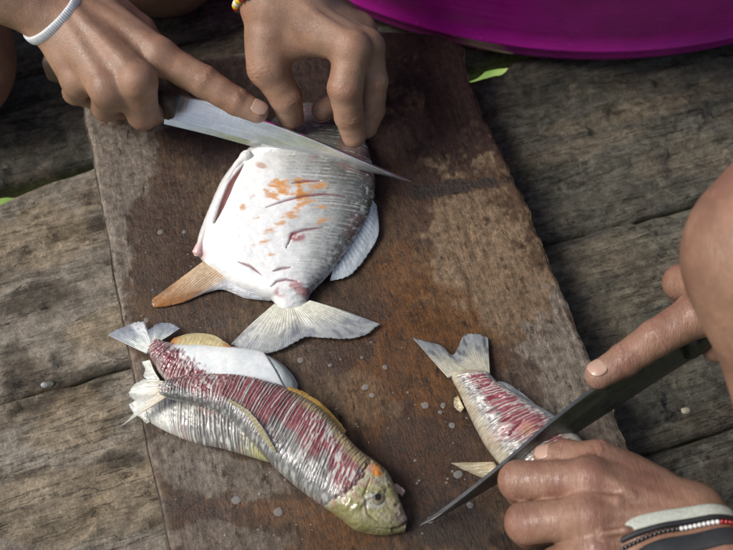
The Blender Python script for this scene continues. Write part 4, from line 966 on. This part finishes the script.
# --- person kneeling at the far side: knife hand and holding hand
def person_far():
    hr = Hand(w3(56, 2, 12.5), w3(-150, -105, 19), w3(110, -35, 12.5)-w3(20, 40, 12.5), (-.25, .1, 1),
        [[w3(160, 57, 11.2), w3(204, 82, 10.2), w3(237, 102, 9.4), w3(257, 112, 8.9)],
         [w3(138, 82, 11.6), w3(143, 113, 8.9), w3(152, 112, 6.9), w3(160, 102, 6.4)],
         [w3(108, 90, 11.2), w3(107, 106, 8.3), w3(122, 106, 6.3), w3(134, 97, 6.2)],
         [w3(78, 82, 10.3), w3(76, 92, 8.0), w3(92, 98, 6.3), w3(106, 92, 6.2)]],
        [(1.12, 1.06, .92, .74), (1.15, 1.08, .92, .76), (1.08, 1.02, .88, .72), (.98, .88, .76, .64)],
        [w3(100, 8, 11.4), w3(138, 32, 9.6), w3(168, 62, 8.2), w3(182, 80, 7.6)], (1.35, 1.1, .95, .8), wr=2.0, er=3.0, tend=.8)
    hl = Hand(w3(285, 2, 13.5), w3(250, -150, 18), w3(250, 10, 13.5)-w3(320, 0, 13.5), (.15, -.10, 1),
        [[w3(352, 50, 12.6), w3(345, 88, 11.2), w3(349, 117, 9.2), w3(354, 136, 7.9)],
         [w3(366, 48, 11.8), w3(372, 82, 10.2), w3(371, 110, 8.6), w3(366, 127, 7.6)],
         [w3(358, 30, 11.0), w3(366, 66, 8.3), w3(346, 97, 7.1), w3(322, 110, 7.2)],
         [w3(342, 16, 10.6), w3(358, 44, 8.0), w3(352, 66, 6.6), w3(344, 78, 6.2)]],
        [(1.15, 1.12, .95, .80), (1.12, 1.05, .92, .78), (1.0, .95, .85, .72), (.95, .86, .76, .66)],
        [w3(268, 38, 12.2), w3(268, 68, 11.0), w3(286, 98, 9.2), w3(291, 118, 7.5)], (1.4, 1.22, 1.08, .88), wr=1.95, er=3.0, tend=.8)
    parts = []
    for h_ in (hr, hl):
        V, F = h_.mesh(); parts.append((V, F, h_.attr(V)))
    kn, kn2 = w3(160, -52, 5.2), w3(-60, 58, 5.2)
    hip = np.array([-30.0, 62, 28])
    for k_, foot in ((kn, w3(60, -190, 4)), (kn2, w3(-190, -120, 4))):
        th = k_ + np.array([-4.0, 22, 20])
        lo = np.minimum(np.minimum(k_, th), foot)-9; hi = np.maximum(np.maximum(k_, th), foot)+9
        parts.append(limb_mesh([(k_, th, 4.9, 7.0), (k_, foot, 4.6, 3.4)], 2.0, lo, hi, .45))
    V, F, C = join(parts)
    o = mesh_obj('person', V, F, M_SKIN1, None, C)
    tag(o, 'kneeling person behind the board, one hand gripping the bright knife, other pinching the large fish', 'person')
    nail(hr.fingers[0][2], hr.fingers[0][3], np.array([.35, -.1, 1.0]), hr.radii[0][3], o)
    nail(hl.fingers[2][2], hl.fingers[2][3], np.array([-.2, -.2, -1.0]), hl.radii[2][3], o)
    # woven white bracelet on the knife wrist
    ax = unit(unit(hr.elbow-hr.wrist) + np.array([0, 0, .75])); R = hr.ring(hr.wrist-unit(hr.elbow-hr.wrist)*.1, ax, .0, 96, hr.sdf)
    n = 110; R = resamp(np.vstack([R, R[:1]]), n*6+1)[:-1]; m = len(R)
    rb = .13 + .05*np.abs(np.cos(np.arange(m)*math.pi/6))
    cr = R.mean(0); out = R-cr; out -= (out@ax)[:, None]*ax; out /= np.linalg.norm(out, axis=1)[:, None]
    prof = [(-.34, .02), (-.34, .6), (-.22, 1.0), (0, 1.15), (.22, 1.0), (.34, .6), (.34, .02)]
    G = np.stack([R + ax*a + out*(rb*b)[:, None] for a, b in prof], 1)
    F = grid_faces(m+1, len(prof), True) % (m*len(prof))
    b = mesh_obj('woven_bracelet', G.reshape(-1, 3), F, mat_plain('white_cord', (.62, .64, .66), .6, var=.1, scale=500)); bmfix(b)
    tag(b, 'white ribbed woven bracelet around the wrist of the hand on the bright knife', 'bracelet')
    # coloured bead string on the other wrist
    ax = unit(hl.elbow-hl.wrist); R = hl.ring(hl.wrist+ax*.35, ax, .17, 72)
    n = 44; R = resamp(np.vstack([R, R[:1]]), n+1)[:-1]
    be = empty('bead_bracelet', R.mean(0), 'string of red yellow and white beads on the wrist above the large fish', 'bracelet')
    mats = {k: mat_plain('bead_'+k, c, .2, coat=.6, var=.1) for k, c in dict(red=(.35, .01, .02), yellow=(.62, .42, .02), white=(.7, .68, .62), green=(.02, .10, .05)).items()}
    seq = ['red', 'yellow', 'red', 'yellow', 'white', 'yellow', 'red', 'green']
    for i in range(n):
        V, F = box_sphere(R[i], .26, 8, 12); adopt(mesh_obj('bead', V, F, mats[seq[i % len(seq)]]), be)
    return hr, hl
HR, HL = person_far()

# --- person squatting at the right: knife hand behind the knee and pressing hand
def person_right():
    hl = Hand(w3(674, 524, 9.4), w3(744, 690, 13), w3(720, 503, 9.4)-w3(630, 543, 9.4), (-.12, -.1, 1),
        [[w3(588, 480, 9.9), w3(519, 481, 8.4), w3(522, 490, 6.2), w3(540, 490, 5.3)],
         [w3(588, 517, 10.1), w3(526, 523, 8.5), w3(528, 530, 6.3), w3(546, 530, 5.4)],
         [w3(596, 552, 9.7), w3(560, 566, 8.4), w3(558, 570, 6.2), w3(572, 568, 5.3)],
         [w3(618, 585, 8.8), w3(590, 598, 7.4), w3(590, 600, 5.8), w3(600, 596, 5.2)]],
        [(1.12, 1.10, .95, .8), (1.14, 1.10, .95, .8), (1.1, 1.04, .9, .78), (1.0, .92, .8, .7)],
        [w3(652, 492, 8.6), w3(598, 463, 8.9), w3(566, 457, 7.8), w3(548, 459, 7.2)], (1.35, 1.12, .98, .80), wr=1.9, er=2.9, tend=1.3,
        veins=[([w3(652, 505, 10.7), w3(632, 496, 11.0), w3(618, 500, 11.1), w3(600, 498, 11.0)], .16), ([w3(632, 496, 11.0), w3(612, 482, 10.9), w3(598, 478, 10.9)], .14), ([w3(650, 530, 11.0), w3(625, 530, 11.3), w3(602, 534, 11.1)], .15)])
    hr = Hand(w3(786, 292, 11.0), w3(930, 250, 17), w3(786, 330, 11)-w3(786, 250, 11), (.1, .1, 1),
        [[w3(702, 312, 10.4), w3(656, 338, 9.6), w3(624, 360, 8.9), w3(599, 375, 8.6)],
         [w3(714, 290, 9.8), w3(682, 283, 7.8), w3(692, 306, 5.6), w3(712, 312, 5.4)],
         [w3(728, 268, 9.2), w3(702, 260, 6.6), w3(710, 288, 4.8), w3(728, 292, 4.8)],
         [w3(744, 254, 8.6), w3(722, 248, 6.0), w3(728, 268, 4.6), w3(742, 272, 4.6)]],
        [(1.30, 1.08, .96, .80), (1.2, 1.12, .95, .78), (1.02, .95, .86, .74), (.95, .86, .78, .68)],
        [w3(772, 336, 9.6), w3(746, 342, 8.4), w3(730, 346, 7.6), w3(716, 348, 7.0)], (1.35, 1.12, 1.0, .85), wr=1.9, er=3.0, tend=1.0)
    parts = []
    for h_ in (hl, hr):
        V, F = h_.mesh(); parts.append((V, F, h_.attr(V)))
    kn = w3(784, 256, 22.0); th = w3(985, 95, 28.0); an = w3(880, 560, 13.0)
    lo = np.minimum(np.minimum(kn, th), an)-9; hi = np.maximum(np.maximum(kn, th), an)+9
    parts.append(limb_mesh([(kn, th, 3.9, 7.2), (kn, an, 3.9, 4.3), (kn+np.array([2.5, 0, -1]), .5*(th+an), 4.0, 5.0)], 2.2, lo, hi, .4))
    V, F, C = join(parts)
    o = mesh_obj('person', V, F, M_SKIN2, None, C)
    tag(o, 'squatting person with bare knee and wristbands, index finger on the dark knife, beside the board', 'person')
    nail(hr.fingers[0][2], hr.fingers[0][3], np.array([-.45, .25, 1.0]), hr.radii[0][3], o, 1.05, 42)
    nail(hl.thumb[2], hl.thumb[3], np.array([-.6, .55, .75]), hl.tr[3], o, 1.0, 46)
    # three bands on the wrist
    ax = unit(hl.elbow-hl.wrist)
    def band(name, at, wid, th, mat, label):
        R = hl.ring(hl.wrist+ax*at, ax, .03, 96); cr = R.mean(0); out = R-cr; out -= (out@ax)[:, None]*ax; out /= np.linalg.norm(out, axis=1)[:, None]
        prof = [(-.5, 0), (-.5, .7), (-.38, 1), (0, 1.08), (.38, 1), (.5, .7), (.5, 0)]
        G = np.stack([R + ax*(a*wid) + out*(b*th) for a, b in prof], 1); m = len(R)
        b = mesh_obj(name, G.reshape(-1, 3), grid_faces(m+1, len(prof), True) % (m*len(prof)), mat); bmfix(b)
        return tag(b, label, 'bracelet')
    band('fabric_band', .95, .72, .16, mat_plain('pale_fabric', (.42, .45, .40), .8, var=.12, bumpd=.0004, scale=700), 'pale grey fabric band on the wrist, next to the hand pressing the fish')
    band('rubber_band', 2.75, .95, .20, mat_plain('black_rubber', (.022, .025, .028), .55, var=.15, scale=300), 'wide matte black rubber wristband above the beaded bracelet')
    R = hl.ring(hl.wrist+ax*1.80, ax, .15, 72); n = 92; R = resamp(np.vstack([R, R[:1]]), n+1)[:-1]
    be = empty('bead_bracelet', R.mean(0), 'thin bracelet of black white red and yellow beads between two wristbands', 'bracelet')
    mats = {k: mat_plain('small_bead_'+k, c, .25, coat=.5, var=.1) for k, c in dict(red=(.30, .01, .015), yellow=(.60, .40, .02), white=(.68, .70, .70), black=(.012, .012, .016)).items()}
    mx = int(np.argmax(R[:, 2])); 
    # from the top of the wrist towards the thumb side: white, red, yellow beads
    sgn = 1 if (R[(mx+6) % n]-R[mx])@hl.side > 0 else -1
    for i in range(n):
        q = ((i-mx)*sgn + 8) % n
        k = 'white' if 0 <= q <= 8 else 'red' if 9 <= q <= 13 else 'white' if q == 14 else 'yellow' if 15 <= q <= 18 else 'black'
        V, F = box_sphere(R[i], .115, 8, 10); adopt(mesh_obj('bead', V, F, mats[k]), be)
    V, F = tube(hl.ring(hl.wrist+ax*1.46, ax, .14, 72), .15, 10, True)
    cordm = mat_plain('black_cord', (.012, .013, .016), .6)
    adopt(mesh_obj('cord', V, F, cordm), be)
    return hl, hr
H2L, H2R = person_right()

# ------------------------------------------------------------------ knives
def blade(name, spine, edge, thick, mat, parent, n=70):
    S_, E_ = crom(np.array(spine), n), crom(np.array(edge), n)
    nrm = np.cross(S_[n//3]-E_[n//3], S_[-1]-S_[0]); nrm = unit(nrm)
    rows = []
    prof = [(0, .45), (.04, .5), (.45, .46), (.80, .30), (1.0, .02)]
    tp = np.clip(np.linspace(8, .25, n), 0, 1)
    for k, t_ in prof: rows.append(S_*(1-k)+E_*k + nrm*(thick*t_)*tp[:, None])
    for k, t_ in prof[::-1]: rows.append(S_*(1-k)+E_*k - nrm*(thick*t_)*tp[:, None])
    G = np.stack(rows, 1); m = len(rows)
    L = np.r_[0, np.cumsum(np.linalg.norm(np.diff(S_, axis=0), axis=1))]
    kk = np.array([p[0] for p in prof]+[p[0] for p in prof[::-1]])
    gr = np.stack([np.broadcast_to(L[:, None], (n, m)), np.broadcast_to(kk[None]*3, (n, m)), np.zeros((n, m))], -1)
    F = grid_faces(n, m, True).tolist() + [list(range(m)), [(n-1)*m+k for k in range(m)][::-1]]
    o = mesh_obj(name, G.reshape(-1, 3), F, mat, None, None, {'gr': gr.reshape(-1, 3)}, smooth=False); bmfix(o); adopt(o, parent)
    return o
def handle(name, a, b, up, ra, rb, mat, parent):
    a, b = np.asarray(a), np.asarray(b); t = unit(b-a); u = unit(up - t*(np.asarray(up)@t)); s = np.cross(t, u); n = 30; V = []
    for i in range(n):
        q = i/(n-1); g = 1+.10*math.sin(q*math.pi*2.2+.6); e = min(1, (q/.03+.75), ((1-q)/.06+.5))
        for k in range(20):
            th = 2*math.pi*k/20; cs, sn = math.cos(th), math.sin(th); f = lambda x: math.copysign(abs(x)**.7, x)
            V.append(a+(b-a)*q + u*f(cs)*ra*g*e + s*f(sn)*rb*e)
    F = grid_faces(n, 20, True).tolist() + [list(range(20)), [(n-1)*20+k for k in range(20)][::-1]]
    o = mesh_obj(name, np.array(V), F, mat); bmfix(o); adopt(o, parent); return o
def knives():
    k1 = empty('kitchen_knife', W(300, 150, 6), 'bright polished steel knife slicing into the large white fish', 'knife')
    sp = [w3(168, 92, 7.9), w3(215, 103, 7.9), w3(268, 122, 7.8), (w3(320, 142, 7.5)), w3(368, 163, 7.0), w3(400, 177, 6.5), w3(411, 181, 6.3)]
    ed = [w3(164, 124, 6.4), w3(210, 135, 6.3), w3(262, 149, 6.2), w3(316, 161, 6.2), w3(364, 171, 6.3), w3(398, 179, 6.2), w3(411, 182, 6.2)]
    blade('blade', sp, ed, .32, M_BLADE1, k1)
    a = w3(172, 106, 7.6); d = unit(sp[0]-sp[3]); handle('handle', a-d*.2, a+d*9.5, (0, 0, 1), 1.15, .7, mat_plain('dark_wood_handle', (.05, .032, .022), .5, bumpd=.0005), k1)
    k2 = empty('kitchen_knife', W(560, 430, 6), 'dark steel kitchen knife with pointed tip lying over the scored fish', 'knife')
    sp = [w3(692, 327, 9.1), w3(640, 359, 8.75), w3(590, 391, 8.35), w3(550, 422, 7.75), w3(510, 457, 6.95), w3(467, 492, 5.85), w3(440, 512, 5.15), w3(420, 525, 4.75)]
    ed = [w3(692, 359, 6.5), w3(640, 392, 6.2), w3(590, 424.5, 5.95), w3(550, 450, 5.7), w3(510, 475.5, 5.4), w3(467, 502, 5.05), w3(440, 517, 4.85), w3(420, 525.4, 4.7)]
    blade('blade', sp, ed, .24, M_BLADE2, k2)
    a = .5*(sp[0]+ed[0]); d = unit(sp[0]-sp[2]); handle('handle', a-d*.6, a+d*11, (0, 0, 1), 1.15, .75, mat_plain('olive_black_handle', (.035, .034, .024), .45, var=.4, bumpd=.0004), k2)
knives()

# ------------------------------------------------------------------ loose scales and crumbs on the board and the deck
def scales():
    V, F = [], []
    m, n, l, b = new_mat('wet_scale'); b.inputs['Base Color'].default_value = (.52, .52, .48, 1); b.inputs['Roughness'].default_value = .3; b.inputs['Alpha'].default_value = .34; b.inputs['Coat Weight'].default_value = .6
    tc = nd(n, 'TexCoord').outputs['Object']; f = noise_n(n, l, tc, 300, 3); l.new(cmix(n, l, f, (.30, .31, .30), (.46, .47, .45)), b.inputs['Base Color'])
    spots = [(365, 387, 3.4), (372, 395, 2.6), (385, 367, 2.6), (425, 405, 3.6), (458, 474, 4.4), (470, 505, 3), (440, 412, 2), (556, 311, 3), (430, 520, 3), (452, 425, 3), (443, 405, 3), (300, 360, 3), (352, 330, 3), (236, 500, 4), (278, 512, 4), (160, 232, 3), (146, 320, 3), (330, 365, 2)]
    for _ in range(190):
        a = rng.integers(3); cx, cy, sx, sy = ((420, 430, 60, 60), (260, 330, 110, 50), (300, 480, 110, 50))[a]
        spots.append((cx+rng.normal()*sx, cy+rng.normal()*sy, .35+abs(rng.normal())*.55))
    for px, py, r in spots:
        if not (100 < px < 640 and 100 < py < 545): continue
        c = W(px, py, BT+.12); r = r/15.5
        k0 = len(V); nn = 18; ph = rng.random()*6; el_ = .75+.25*rng.random()
        rj = np.array([rng.random() for _ in range(nn)]); rj = .25*np.roll(rj, 1)+.5*rj+.25*np.roll(rj, -1)
        V.append(c+np.array([0, 0, .01+.04*min(r, .4)]))
        for k in range(nn):
            t = 2*math.pi*k/nn; q = r*(.85+.3*rj[k]); x, y = math.cos(t)*q, math.sin(t)*q*el_
            V.append(c + np.array([x*math.cos(ph)-y*math.sin(ph), x*math.sin(ph)+y*math.cos(ph), -.02]))
        F += [[k0, k0+1+k, k0+1+(k+1) % nn] for k in range(nn)]
    o = mesh_obj('fish_scale_scatter', np.array(V), F, m); tag(o, 'loose wet fish scales and slime flecks scattered on the cutting board', 'fish scales', kind='stuff')
scales()
def pebble(px, py, r, c, label, seed):
    V, F = box_sphere((0, 0, 0), r, 12, 16, (1.2, .9, .7)); V = np.array(V)
    V *= (1 + .5*(fbm(V[:, 0]*2/r, V[:, 1]*2/r, V[:, 2]*2/r, seed, 3)-.5))[:, None]; V += W(px, py, .0) + np.array([0, 0, .2])
    tag(mesh_obj('pebble', V, F, mat_plain('stone_%d' % seed, c, .7, var=.3, bumpd=.001)), label, 'pebble')
pebble(46, 386, .22, (.30, .31, .31), 'pale grey pebble stuck in the plank seam left of the fish tails', 131)
pebble(52, 385, .27, (.07, .07, .06), 'dark pebble stuck in the plank seam next to a pale one', 132)
pebble(685, 412, .26, (.36, .33, .24), 'pale crumb on the dark planks between the knife handle and the wristbands', 133)
